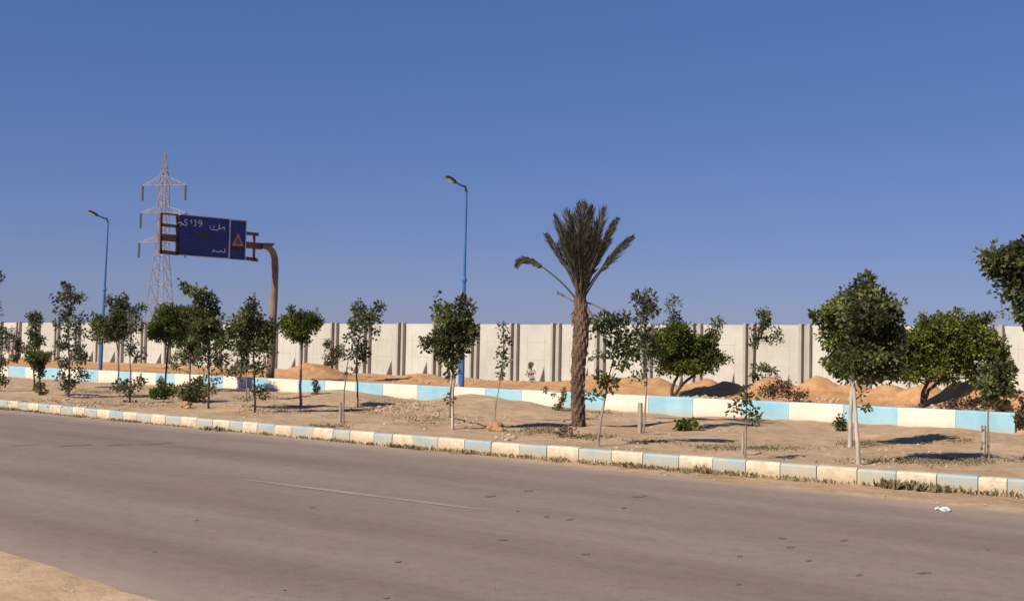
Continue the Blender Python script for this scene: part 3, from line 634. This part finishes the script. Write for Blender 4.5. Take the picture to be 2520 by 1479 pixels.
tree('wall_sprig', 'small pale sprig on the wall panel left of the palm', 'plant', (1307, 952), [(1307, 930), (1308, 905)],
     [(1306, 900, 6, 10, .6), (1314, 918, 5, 8, .3), (1302, 918, 5, 8, .3), (1309, 934, 6, 8, .25)], .6, 'leaf_dry', 'bark', ls=.05, Y=40.5, group=GR, cname='foliage', tname='stem')
# --- small plants on the verge
tree('ground_plant', 'dark green broad leaved plant on the sand in front of the big bush', 'plant', (1690, 1060), [(1690, 1052)],
     [(1680, 1046, 16, 10, 1.4), (1700, 1042, 14, 12, 1.3), (1688, 1054, 18, 6, 1.1)], 1, 'leaf_green', 'bark', ls=.065, group='small plants on the verge', cname='foliage', tname='stem')
tree('ground_plant', 'small dark green plant on the sand immediately left of the twin pale trunks', 'plant', (2067, 1060), [(2067, 1052)],
     [(2067, 1036, 11, 10, 1.5), (2070, 1050, 12, 9, 1.5)], 1, 'leaf_green', 'bark', ls=.065, group='small plants on the verge', cname='foliage', tname='stem')
tree('dry_weed_plant', 'wiry dry weed with thin twigs left of the palm foot', 'plant', (1385, 1075), [(1386, 1062), (1388, 1048)],
     [(1376, 1064, 12, 8, .25), (1402, 1062, 14, 10, .25), (1388, 1046, 5, 6, .5)], .9, 'leaf_dry', 'bark', ls=.05, group='small plants on the verge', cname='foliage', tname='stem')
tree('climbing_weed', 'dark curved tuft leaning against a cream block left of the palm', 'plant', (1370, 1010), [(1380, 995), (1386, 975), (1386, 962)],
     [(1386, 968, 5, 10, 1.0), (1382, 985, 7, 9, 1.0), (1372, 1000, 9, 7, 1.0), (1342, 962, 4, 5, .9), (1362, 972, 3, 4, .6)], 2, 'leaf', 'bark_dark', ls=.05, group='small plants on the verge', cname='foliage', tname='stem')

# stakes
def stake(px, py, top, r, label):
    B = on_ground(px, py); D = depth(B); T = at_D(top[0], top[1], D+.05)
    mb = MB(); random.seed(int(px)); f = B-Vector((0, 0, .15))
    mb.tube([f, f.lerp(T, .5)+Vector((.01, 0, 0)), T, T+Vector((0, 0, .01))], [r*1.05, r, r*.95, r*.6], 7, jitter=.07)
    o = mb.build('wooden_stake', M['stake'], None); tag(o, label, 'stake', 'stakes beside the young trees')
stake(1574, 1065, (1576, 992), .055, 'thick pale wooden stake beside the thin tree right of the palm')
stake(2416, 1126, (2421, 1048), .04, 'wooden stake left of the last thin stemmed tree on the right')
stake(1826, 1118, (1828, 1062), .025, 'thin wooden stake left of the short sapling before the blue block')
stake(836, 1040, (838, 990), .035, 'short reddish wooden stake beside the nearly leafless pale stem')
stake(612, 985, (611, 955), .03, 'short stake behind the broad leafy tree next to the sign pole')

# ------------------------------------------------------------------ date palm
def palm():
    random.seed(77)
    B = on_ground(1424, 1049); D = depth(B); px = D/FPX
    root = empty('date_palm', B, 'brown date palm with thick scaly trunk and upright bundle of dusty fronds', 'palm')
    P = [(1424, 1049, 17.5), (1422, 1010, 17), (1421, 960, 16.5), (1424, 900, 18.5), (1428, 850, 20.5), (1430, 805, 20), (1430, 775, 16.5), (1428, 748, 12), (1429, 715, 8.5), (1430, 690, 5)]
    mb = MB(); pts = []; rad = []
    for k in range(len(P)-1):
        for s in range(4):
            t = s/4; pts.append(at_D(P[k][0]+(P[k+1][0]-P[k][0])*t, P[k][1]+(P[k+1][1]-P[k][1])*t, D)); rad.append((P[k][2]+(P[k+1][2]-P[k][2])*t)*px*.84)
    pts[0] = pts[0]-Vector((0, 0, .15))
    mb.tube(pts, rad, 16, jitter=.05)
    mb.build('trunk', M['palm_bark'], root)
    # old leaf bases: overlapping pointed scales
    sb = MB(); ns = 230
    for i in range(ns):
        t = i/ns; f = t*(len(pts)-6); k = int(f); c = pts[k].lerp(pts[k+1], f-k); r = rad[k]
        a = i*2.39996; o = Vector((math.cos(a), math.sin(a), 0)); s = Vector((-o.y, o.x, 0))
        L_ = random.uniform(.13, .22)*(1.25 if t > .7 else 1); w = random.uniform(.08, .15); out = random.uniform(.005, .035)*(1.15 if t > .75 else 1)
        b0 = c+o*(r*.93); tip = b0+Vector((0, 0, L_))+o*out; ti = random.random()
        m1 = b0+Vector((0, 0, L_*.55))+o*(out*.9)
        sb.add([b0-s*w/2, b0+s*w/2, m1+s*w*.33, tip+s*.015, tip-s*.015, m1-s*w*.33, b0+o*.035+Vector((0, 0, L_*.1)), m1+o*.03],
               [(0, 6, 5), (1, 2, 6), (0, 1, 6), (6, 7, 5), (6, 2, 7), (7, 3, 4), (5, 7, 4), (7, 2, 3), (0, 5, 4, 3, 2, 1)], 0, ti)
    sb.build('leaf_base_scales', M['palm_bark'], root)
    def frond(tip, base, bow, off, dead=False, L_=.36, bare=.22, n=44, wid=.022, droop=None, name='frond', ang=.42):
        mb = MB(); p0 = at_D(base[0], base[1], D+off*.15); p2 = at_D(tip[0], tip[1], D+off)
        mid = p0.lerp(p2, .5); p1 = mid + RT*(bow[0]*px)+UP*(-bow[1]*px)
        def bz(t): return p0*(1-t)**2+p1*(2*t*(1-t))+p2*t*t
        if droop:
            q = [at_D(x, y, D+off*k/len(droop)) for k, (x, y) in enumerate(droop)]
            def bz(t):
                f = t*(len(q)-1); k = min(int(f), len(q)-2); u = f-k
                a = q[max(k-1, 0)]; b = q[k]; c = q[k+1]; d = q[min(k+2, len(q)-1)]
                return .5*((2*b)+(c-a)*u+(2*a-5*b+4*c-d)*u*u+(3*b-a-3*c+d)*u**3)
        C = [bz(k/14) for k in range(15)]
        mb.tube(C, [max(.006, .024*(1-k/14)**.8) for k in range(15)], 5, tint=.75)
        roll = random.uniform(-.5, .5)
        for k in range(n):
            t = bare+(1-bare)*k/(n-1); c = bz(t); d = (bz(min(1, t+.02))-bz(max(0, t-.02))).normalized()
            s = d.cross(FW).normalized(); nn = s.cross(d)
            s = (s*math.cos(roll)+nn*math.sin(roll))
            env = math.sin(math.pi*min(1, (t-bare)/(1-bare)*.8+.2))**.6
            for sg in (-1, 1):
                if dead and random.random() < .35: continue
                l = L_*max(.22, env)*random.uniform(.45, 1.25)
                dr = (d*math.cos(ang*1.0)+s*sg*math.sin(ang)+nn*random.uniform(-.35, .35)+Vector((0, 0, -.15))).normalized()
                sd_ = dr.cross(nn+Vector((random.uniform(-.6, .6),)*3)).normalized()*wid
                e = c+dr*l+Vector((0, 0, -.04*l)); m_ = c+dr*l*.5
                mb.add([c, m_+sd_, e, m_-sd_], [(0, 1, 2, 3)], 0, max(0, min(1, random.gauss(.42, .22))))
        mb.build(name, M['frond_dry' if dead else 'frond'], root)
    tips = [((1346, 577), (-14, 12), .3), ((1366, 529), (-12, 10), -.2), ((1394, 517), (-6, 6), .5), ((1403, 535), (-4, 5), -.5), ((1422, 502), (0, 0), .2), ((1434, 497), (0, 0), -.3), ((1442, 500), (2, 2), .5),
            ((1456, 508), (4, 4), -.4), ((1486, 512), (7, 10), .2), ((1519, 537), (14, 16), .4), ((1510, 545), (10, 14), -.4), ((1557, 582), (24, 22), .1), ((1545, 590), (22, 18), -.3), ((1412, 530), (-2, 2), .8), ((1448, 530), (3, 2), .9),
            ((1470, 545), (8, 8), .7), ((1385, 560), (-8, 8), .7), ((1430, 545), (0, 0), 1.0), ((1400, 575), (-6, 4), -.8), ((1465, 575), (8, 6), -.8), ((1435, 560), (0, 0), -1.0), ((1500, 580), (14, 10), .6), ((1480, 600), (10, 8), -.6), ((1375, 600), (-10, 6), .5),
            ((1420, 590), (0, 0), .6), ((1450, 595), (4, 2), .5), ((1440, 620), (2, 0), -.7), ((1410, 620), (-4, 2), -.4)]
    for k, (tp, bw_, off) in enumerate(tips):
        bw_ = (-bw_[0]*.2, -abs(bw_[1])*.75)
        bx = 1430+max(-9, min(9, (tp[0]-1435)*.12)); by = 730+random.uniform(-14, 6)
        frond(tp, (bx, by), bw_, off, L_=.36 if abs(tp[0]-1435) > 60 else .46, n=36, bare=.38 if tp[1] < 600 else .3, ang=random.uniform(.2, .34), wid=.011)
    frond((1272, 652), (1418, 735), (0, 0), .1, droop=[(1420, 738), (1390, 703), (1355, 672), (1320, 648), (1296, 640), (1280, 645), (1271, 656)], L_=.19, bare=.42, n=52, name='drooping_frond', ang=.5)
    frond((1373, 718), (1420, 748), (0, 0), 0, L_=.10, bare=.6, n=8, dead=True, name='dead_frond')
    frond((1535, 800), (1432, 745), (0, 0), 0, droop=[(1432, 742), (1465, 752), (1500, 770), (1525, 790), (1538, 808)], dead=True, L_=.12, bare=.4, n=20, name='dead_frond')
    frond((1462, 805), (1430, 740), (10, -8), -.2, dead=True, L_=.12, bare=.3, n=20, name='dead_frond')
    frond((1408, 800), (1420, 745), (-8, -4), -.1, dead=True, L_=.10, bare=.3, n=12, name='dead_frond')
    fb = MB()      # pale stalk bundle below the fronds
    for k in range(16):
        a = k*.9; x0 = 1428+9*math.cos(a); x1 = 1430+14*math.cos(a+.2); o = .12*math.sin(a)
        fb.tube([at_D(x0, 752, D+o), at_D((x0+x1)/2, 715, D+o*1.3), at_D(x1+random.uniform(-2, 2), 672+random.uniform(-14, 14), D+o*1.8)], [.04, .034, .016], 5, tint=random.random())
    fb.build('leaf_stalks', M['palm_bark'], root)
palm()

# ------------------------------------------------------------------ street lamps
def lamp(base_px, Y, top_px, label, head_px, sleeve):
    random.seed(1)
    b = at_Y(base_px[0], base_px[1], Y); b.z = gh(b.x, b.y)
    t = at_Y(top_px[0], top_px[1], Y)
    root = empty('street_lamp', b, label, 'street lamp', 'blue street lamps behind the low wall')
    f = b-Vector((0, 0, .2)); mb = MB(); v = t-f
    mb.tube([f, f+v*.2], [.085, .08], 10); mb.tube([f+v*.2, f+v*.56], [.066, .06], 10); mb.tube([f+v*.55, f+v*.56, f+v*.575], [.088, .09, .062], 10); mb.tube([f+v*.56, f+v*.995], [.05, .036], 10)
    mb.build('pole', M['blue_paint'], root, smooth=False)
    h = at_X(head_px[0], head_px[1], t.x)
    d = (h-t); d.x = 0
    mb = MB(); mb.tube([t-v.normalized()*.05, t+Vector((0, d.y*.06, .10)), t+Vector((0, d.y*.25, d.z*.35)), t+d*.62], [.042, .04, .036, .032], 8)
    mb.build('arm', M['blue_paint'], root, smooth=True)
    mb = MB(); a0 = t+d*.55; a1 = t+d*1.02; u = d.normalized(); s = Vector((1, 0, 0)); n = s.cross(u)
    secs = [(0, .045, .045), (.12, .075, .05), (.5, .10, .055), (.9, .09, .04), (1, .05, .025)]
    vs_ = []
    for q, w, hh in secs:
        c = a0.lerp(a1, q)
        for i, j in ((-1, -.6), (-.6, -1), (.6, -1), (1, -.6), (1, .4), (.5, 1), (-.5, 1), (-1, .4)): vs_.append(c+s*(i*w)+n*(j*hh))
    fs = [tuple(range(8)), tuple(range(39, 31, -1))]+[(k*8+j, (k+1)*8+j, (k+1)*8+(j+1) % 8, k*8+(j+1) % 8) for k in range(4) for j in range(8)]
    mb.add(vs_, fs); hd = mb.build('lamp_head', M['lamp_grey'], root)
    mb = MB(); q0, q1 = a0.lerp(a1, .3), a0.lerp(a1, .82); sg = -1 if n.z > 0 else 1
    mb.obox(q0+n*sg*.055, q1+n*sg*.045, .12, .02, 0, up=n); mb.build('diffuser', M['sign_white'], hd)
    mb = MB(); mb.box((b.x-.17, b.y-.17, b.z-.05), (b.x+.17, b.y+.17, b.z+.06), ch=.02); mb.build('base_plate', M['lamp_grey'], root)
    if sleeve:
        mb = MB(); mb.box((b.x-.17, b.y-.1, b.z+.18), (b.x-.065, b.y+.1, b.z+.85), ch=.015); mb.build('fuse_box', M['pale_sleeve'], root)
lamp((1136, 955), 29.2, (1148, 468), 'tall cobalt blue street lamp rising behind the bushy tree at the centre', (1099, 434), True)
lamp((247, 903), 29.2, (266, 545), 'blue street lamp standing behind the dense round crown at the left', (219, 519), False)

# ------------------------------------------------------------------ overhead road sign
def sign():
    Y0 = 29.4
    b = at_Y(664, 930, Y0); b.z = gh(b.x, b.y); XS = b.x
    root = empty('overhead_road_sign', b, 'blue overhead direction sign with warning triangle on a bent brown pole', 'road sign')
    q = lambda x, y, o=0: (lambda p: Vector((XS+o, p.y, p.z)))(at_X(x, y, XS))
    mb = MB(); foot = b-Vector((0, 0, .3))
    path = [foot, q(666, 900), q(671, 800), q(675, 720), q(677, 660), q(676, 636), q(671, 620), q(661, 609), q(648, 605)]
    mb.tube(path, [.165, .16, .15, .14, .135, .13, .125, .12, .11], 12)
    mb.build('pole', M['pole_tan'], root, smooth=True)
    mb = MB(); mb.tube([q(668, 606), q(668, 599)], [.07, .07], 8); mb.obox(q(672, 601), q(652, 600), .22, .06); mb.build('cap_plate', M['pole_tan'], root)
    mb = MB(); mb.box((b.x-.26, b.y-.26, b.z-.1), (b.x+.26, b.y+.26, b.z+.05), ch=.02); mb.build('base_plate', M['rust'], root)
    mb = MB(); mb.obox(q(650, 606, -.16), q(398, 583, -.16), .16, .24); mb.build('arm', M['rust'], root)
    fr = MB(); o = -.10
    for a, c, w in (((401, 524), (399, 624), .10), ((441, 528), (440, 628), .10), ((630, 578), (629, 640), .08)): fr.obox(q(*a, o), q(*c, o), .06, w, up=Vector((0, 1, 0)))
    for a, c, h in (((400, 525), (606, 547), .05), ((400, 553), (440, 557), .10), ((400, 586), (440, 590), .15), ((398, 619), (440, 624), .13), ((600, 573), (640, 577), .12), ((600, 634), (638, 640), .13)):
        fr.obox(q(*a, o-.01), q(*c, o-.01), .08, h)
    fr.build('frame', M['rust'], root)
    k = lambda cx, cy, o=0: q((420+cx/10.5)/1.0528, (550+cy/10.5)/1.0528, o)
    def slab(c4, th, z, name, mat, par):
        m = MB(); f = [k(x, y, z) for x, y in c4]; g_ = [p-Vector((th, 0, 0)) for p in f]
        m.add(f+g_, [(0, 1, 2, 3), (7, 6, 5, 4), (0, 4, 5, 1), (1, 5, 6, 2), (2, 6, 7, 3), (3, 7, 4, 0)])
        return m.build(name, mat, par)
    bd = slab([(470, 70), (470, 1150), (1790, 1250), (1830, 195)], .05, 0, 'direction_board', M['sign_blue'], root)
    wp = slab([(1870, 215), (1845, 1262), (2240, 1300), (2275, 245)], .05, 0, 'warning_board', M['sign_blue'], root)
    m = MB()
    m.obox(k(470, 62, .012), k(2280, 232, .012), .08, .022); m.obox(k(465, 1160, .012), k(2240, 1308, .012), .08, .022); m.obox(k(1840, 215, .012), k(1812, 1250, .012), .045, .045, up=Vector((0, 1, 0))); m.obox(k(2284, 240, .012), k(2246, 1300, .012), .045, .03, up=Vector((0, 1, 0)))
    m.build('edge_trim', M['sign_edge'], root)
    def strokes(lines, w, mat, name, par, z=.006):
        m = MB()
        for i, L_ in enumerate(lines):
            for a, c in zip(L_, L_[1:]):
                m.obox(k(*a, z+.0006*(i % 5)), k(*c, z+.0006*(i % 5)), w*.0+.006, w, up=Vector((0, 0, 1)) if abs(a[0]-c[0]) > abs(a[1]-c[1]) else Vector((0, 1, 0)))
        return m.build(name, mat, par)
    # marks of the white lettering, as far as they can be read: arrow hook, S 139, two Arabic names
    for grp in ([[(440, 290), (500, 275), (540, 300), (500, 350), (480, 370)], [(545, 330), (575, 310)]],
             [[(680, 200), (640, 195), (605, 225), (615, 262), (660, 285), (680, 320), (650, 355), (590, 350), (560, 330)]],
             [[(760, 250), (800, 215), (805, 310)]],
             [[(860, 225), (900, 215), (925, 245), (890, 285), (925, 310), (915, 360), (860, 370)]],
             [[(1075, 300), (1030, 310), (990, 290), (985, 250), (1030, 225), (1070, 245), (1080, 310), (1060, 370), (1000, 385)]],
             [[(1290, 365), (1310, 400), (1290, 440)], [(1400, 360), (1410, 400), (1390, 430)], [(1320, 470), (1400, 480), (1480, 490), (1530, 455), (1560, 440)], [(1545, 320), (1550, 430)],
             [(1560, 440), (1620, 450), (1680, 400), (1700, 440), (1680, 490)]],
             [[(1355, 1085), (1385, 1060), (1400, 1010)], [(1400, 1075), (1450, 1050), (1480, 1080), (1560, 1080), (1600, 1050), (1650, 1090), (1700, 1085)], [(1700, 990), (1710, 1095)]]):
        strokes(grp, .028, M['sign_white'], 'lettering', bd)
    strokes([[(470, 728), (1760, 860)]], .02, M['sign_faint'], 'divider_line', bd)
    for wd in ([(880, 600), (1290, 640)], [(1000, 675), (1300, 700)], [(540, 965), (900, 1000)]): strokes([wd], .05, M['sign_amber'], 'worn_amber_word', bd)
    m = MB(); T = [(2065, 570), (1895, 905), (2200, 925)]; cx, cy = 2055, 810
    mid = [(cx+(x-cx)*.80, cy+(y-cy)*.80) for x, y in T]; inn = [(cx+(x-cx)*.52, cy+(y-cy)*.52) for x, y in T]
    z0, z1, z2, z3 = .004, .016, .020, .024
    for tri, za, mi in ((T, z1, 0), (mid, z2, 1), (inn, z3, 2)):
        f = [k(x, y, za) for x, y in tri]; g_ = [k(x, y, z0-.003) for x, y in tri]
        m.add(f+g_, [(0, 1, 2), (0, 3, 4, 1), (1, 4, 5, 2), (2, 5, 3, 0)], mi)
    m.build('warning_triangle', [M['sign_red'], M['sign_pink'], M['rust']], wp)
    slab([(1880, 925), (1878, 1005), (2225, 1035), (2228, 940)], .004, .0065, 'maroon_band', M['sign_maroon'], wp)
sign()

# ------------------------------------------------------------------ pylon far behind
def pylon():
    D = 312.0; px = D/FPX; b = at_D(390, 856, D); b.z = 0
    root = empty('power_pylon', b, 'tall hazy pinkish steel lattice pylon far beyond the wall, behind the road sign', 'pylon')
    ax = RT.copy(); ax.z = 0; ax.normalize(); ay = Vector((-ax.y, ax.x, 0))
    th = R_(-14); ax, ay = ax*math.cos(th)+ay*math.sin(th), ay*math.cos(th)-ax*math.sin(th)
    hz = lambda y: (864-18-y)*px+CAM_H           # height of a picture row at this distance
    lv = [(862, 3.6), (800, 2.95), (745, 2.45), (700, 2.05), (660, 1.7), (628, 1.42), (597, 1.3), (560, 1.22), (523, 1.12), (488, 1.05), (455, 1.0), (432, .85), (405, .5), (375, .08)]
    L_ = [(max(0, hz(y)) if i else 0, w) for i, (y, w) in enumerate(lv)]
    mb = MB(); r = .105
    def P(i, sx, sy): z, w = L_[i]; return b+ax*(sx*w)+ay*(sy*w)+Vector((0, 0, z))
    for i in range(len(L_)-1):
        for sx, sy in ((-1, -1), (1, -1), (1, 1), (-1, 1)):
            mb.obox(P(i, sx, sy), P(i+1, sx, sy), r*2, r*2)
            tx, ty = (-sy, sx)
            if i < len(L_)-2:
                mb.obox(P(i, sx, sy), P(i+1, tx, ty), r, r); mb.obox(P(i, tx, ty), P(i+1, sx, sy), r, r); mb.obox(P(i+1, sx, sy), P(i+1, tx, ty), r, r)
    mb.build('lattice_tower', M['hazed_steel'], root)
    for (yb, ya, w) in ((455, 432, 6.6), (523, 505, 6.9), (597, 580, 7.1)):
        z0, z1 = hz(yb), hz(ya)
        for s in (-1, 1):
            m = MB(); tip = b+ax*(s*w)+Vector((0, 0, z0+.15))
            for sy in (-1, 1):
                a = b+ax*s+ay*(sy*1.0)+Vector((0, 0, z0)); u = b+ax*(s*.9)+ay*(sy*.8)+Vector((0, 0, z1))
                m.obox(a, tip, .12, .12); m.obox(u, tip, .12, .12)
                for t in (.25, .5, .75): m.obox(a.lerp(tip, t), u.lerp(tip, t), .07, .07); m.obox(a.lerp(tip, t), u.lerp(tip, t-.25), .07, .07)
            for t in (.2, .4, .6, .8):
                a = b+ax*s-ay+Vector((0, 0, z0)); c = b+ax*s+ay+Vector((0, 0, z0)); m.obox(a.lerp(tip, t), c.lerp(tip, t), .07, .07)
            m.build('cross_arm', M['hazed_steel'], root)
            m = MB(); pts = []; rr = []
            for k in range(13): pts += [tip-Vector((0, 0, .3+k*.32)), tip-Vector((0, 0, .3+k*.32+.2))]; rr += [.42, .22]
            m.tube([tip]+pts, [.06]+rr, 7); m.build('insulator_string', M['insul'], root)
pylon()

# ------------------------------------------------------------------ stones, clods, litter
def lump(mb, c, r, sq=.7, n=2, mi=0):
    import bmesh
    bm = bmesh.new(); bmesh.ops.create_icosphere(bm, subdivisions=n, radius=1)
    o = Vector((random.uniform(0, 99), 0, 0)); vs_ = []
    for v in bm.verts:
        k = 1+.35*noise.noise(v.co*1.3+o)+.15*noise.noise(v.co*3+o); q = v.co*k*r; q.z *= sq; vs_.append(c+q)
    mb.add(vs_, [[v.index for v in f.verts] for f in bm.faces], mi); bm.free()
random.seed(31)
for px, py, r, lab in ((1217, 1060, .17, 'orange earth clod with a dark side near the kerb, left of the palm'), (458, 1003, .14, 'orange earth clod below the wide dark bush on the left')):
    c = on_ground(px, py); mb = MB(); lump(mb, c+Vector((0, 0, r*.4)), r, .85, 3); lump(mb, c+Vector((r*1.1, -.05, r*.15)), r*.55); lump(mb, c+Vector((-r*.9, .05, r*.1)), r*.5)
    tag(mb.build('earth_clod', M['clod']), lab, 'clod', 'earth clods on the verge')
mb = MB()
for px, py, sx, sy, n, r in ((940, 1000, 30, 10, 16, .055), (1000, 1003, 30, 6, 8, .05), (930, 1010, 8, 4, 2, .10), (1245, 1075, 30, 10, 12, .05), (1710, 978, 60, 8, 26, .07), (2050, 985, 70, 8, 18, .06), (2330, 1003, 90, 6, 14, .07), (1650, 1045, 200, 30, 30, .03), (2200, 1120, 200, 25, 30, .03), (620, 1010, 120, 15, 24, .04), (1100, 1040, 150, 20, 30, .035), (230, 990, 150, 20, 20, .04), (1520, 1100, 120, 15, 14, .03), (1000, 940, 240, 10, 40, .06), (1250, 938, 200, 8, 24, .05)):
    for _ in range(n):
        c = on_ground(px+random.gauss(0, sx*.5), py+random.gauss(0, sy*.5)); rr = r*random.uniform(.5, 1.3)
        lump(mb, c+Vector((0, 0, rr*.2)), rr, .7, 1)
tag(mb.build('scattered_stones', M['rock']), 'pale stones and rubble scattered over the sand', 'stones', kind='stuff')
mb = MB(); random.seed(2)
for _ in range(90):
    x = random.uniform(-12, 0); y = random.uniform(3.2, near_y(x)); rr = random.uniform(.006, .02); lump(mb, Vector((x, y, .012+rr*.2)), rr, .6, 1)
for _ in range(60):
    x = random.uniform(-20, -1); y = random.uniform(far_y(x)+.2, kerb_y(x)-.2); rr = random.uniform(.01, .025); lump(mb, Vector((x, y, -.02+rr*.2)), rr, .6, 1)
tag(mb.build('gravel', M['rock']), 'small gravel strewn on the sandy road edges', 'gravel', kind='stuff')
mb = MB(); c = at_z(2325, 1253, .02); lump(mb, c, .07, .45, 2); lump(mb, c+Vector((-.09, .02, 0)), .04, .5, 1)
tag(mb.build('plastic_litter', M['litter']), 'scrap of white plastic litter on the road edge at lower right', 'litter')

# ------------------------------------------------------------------ weeds
def blades(mb, c, n, h, spread, t0):
    for _ in range(n):
        p = c+Vector((random.gauss(0, spread), random.gauss(0, spread*.6), 0)); d = Vector((random.gauss(0, .6), random.gauss(0, .6), 1)).normalized()
        l = h*random.uniform(.5, 1.2); s = d.cross(Vector((random.gauss(0, 1), random.gauss(0, 1), 0))); s = (s.normalized() if s.length > 1e-3 else Vector((1, 0, 0)))*l*random.uniform(.10, .26)
        mb.add([p, p+d*l*.5+s, p+d*l, p+d*l*.5-s], [(0, 1, 2, 3)], 0, max(0, min(1, random.gauss(t0, .25))))
random.seed(6); mb = MB()
x = -48.0
while x < 3:
    x += random.uniform(.02, .06)
    v = noise.noise(Vector((x*.9, 0, 2)))+.6*noise.noise(Vector((x*3.1, 0, 5)))
    if v < -.2 and random.random() < .5: continue
    y = kerb_y(x)-.12-abs(random.gauss(.02, .10+.12*max(0, v)))
    g_ = noise.noise(Vector((x*.6, 7, 2)))
    big = 1+1.0*max(0, v)
    if -5.6 < x < -3.4 or -8 < x < -7.3: g_ -= .5; big *= 1.3
    blades(mb, Vector((x, y, -.03)), int(6+10*max(0, v+.15)), .075*big, .06, .66+.6*g_)
tag(mb.build('kerb_weeds', M['weed']), 'dry weeds and grass growing along the foot of the kerb', 'weeds', kind='stuff')
mb = MB(); random.seed(16)
for px, py, sx, sy, n in ((1850, 1103, 160, 6, 260), (2300, 1135, 220, 9, 420), (1450, 1075, 60, 8, 160), (1330, 1060, 70, 12, 220), (2120, 1092, 60, 8, 120), (2350, 1085, 60, 8, 60), (800, 1050, 60, 6, 120), (1000, 1000, 120, 20, 200), (1600, 1088, 60, 5, 100), (1060, 1030, 100, 16, 150), (900, 1010, 60, 8, 80), (300, 995, 160, 14, 160), (700, 1010, 120, 14, 140), (120, 990, 120, 10, 80), (240, 965, 60, 4, 100), (450, 978, 60, 8, 120), (1650, 980, 60, 6, 100), (1920, 975, 80, 8, 160), (640, 980, 60, 5, 100), (1480, 1015, 40, 10, 60), (250, 915, 150, 8, 140), (500, 920, 120, 6, 120), (2300, 1000, 150, 8, 160)):
    for _ in range(n):
        c = on_ground(px+random.gauss(0, sx*.5), py+random.gauss(0, sy*.5)); blades(mb, c-Vector((0, 0, .01)), 4, .055, .07, .4)
tag(mb.build('verge_grass', M['weed']), 'thin dry grass patches on the bare verge', 'grass', kind='stuff')
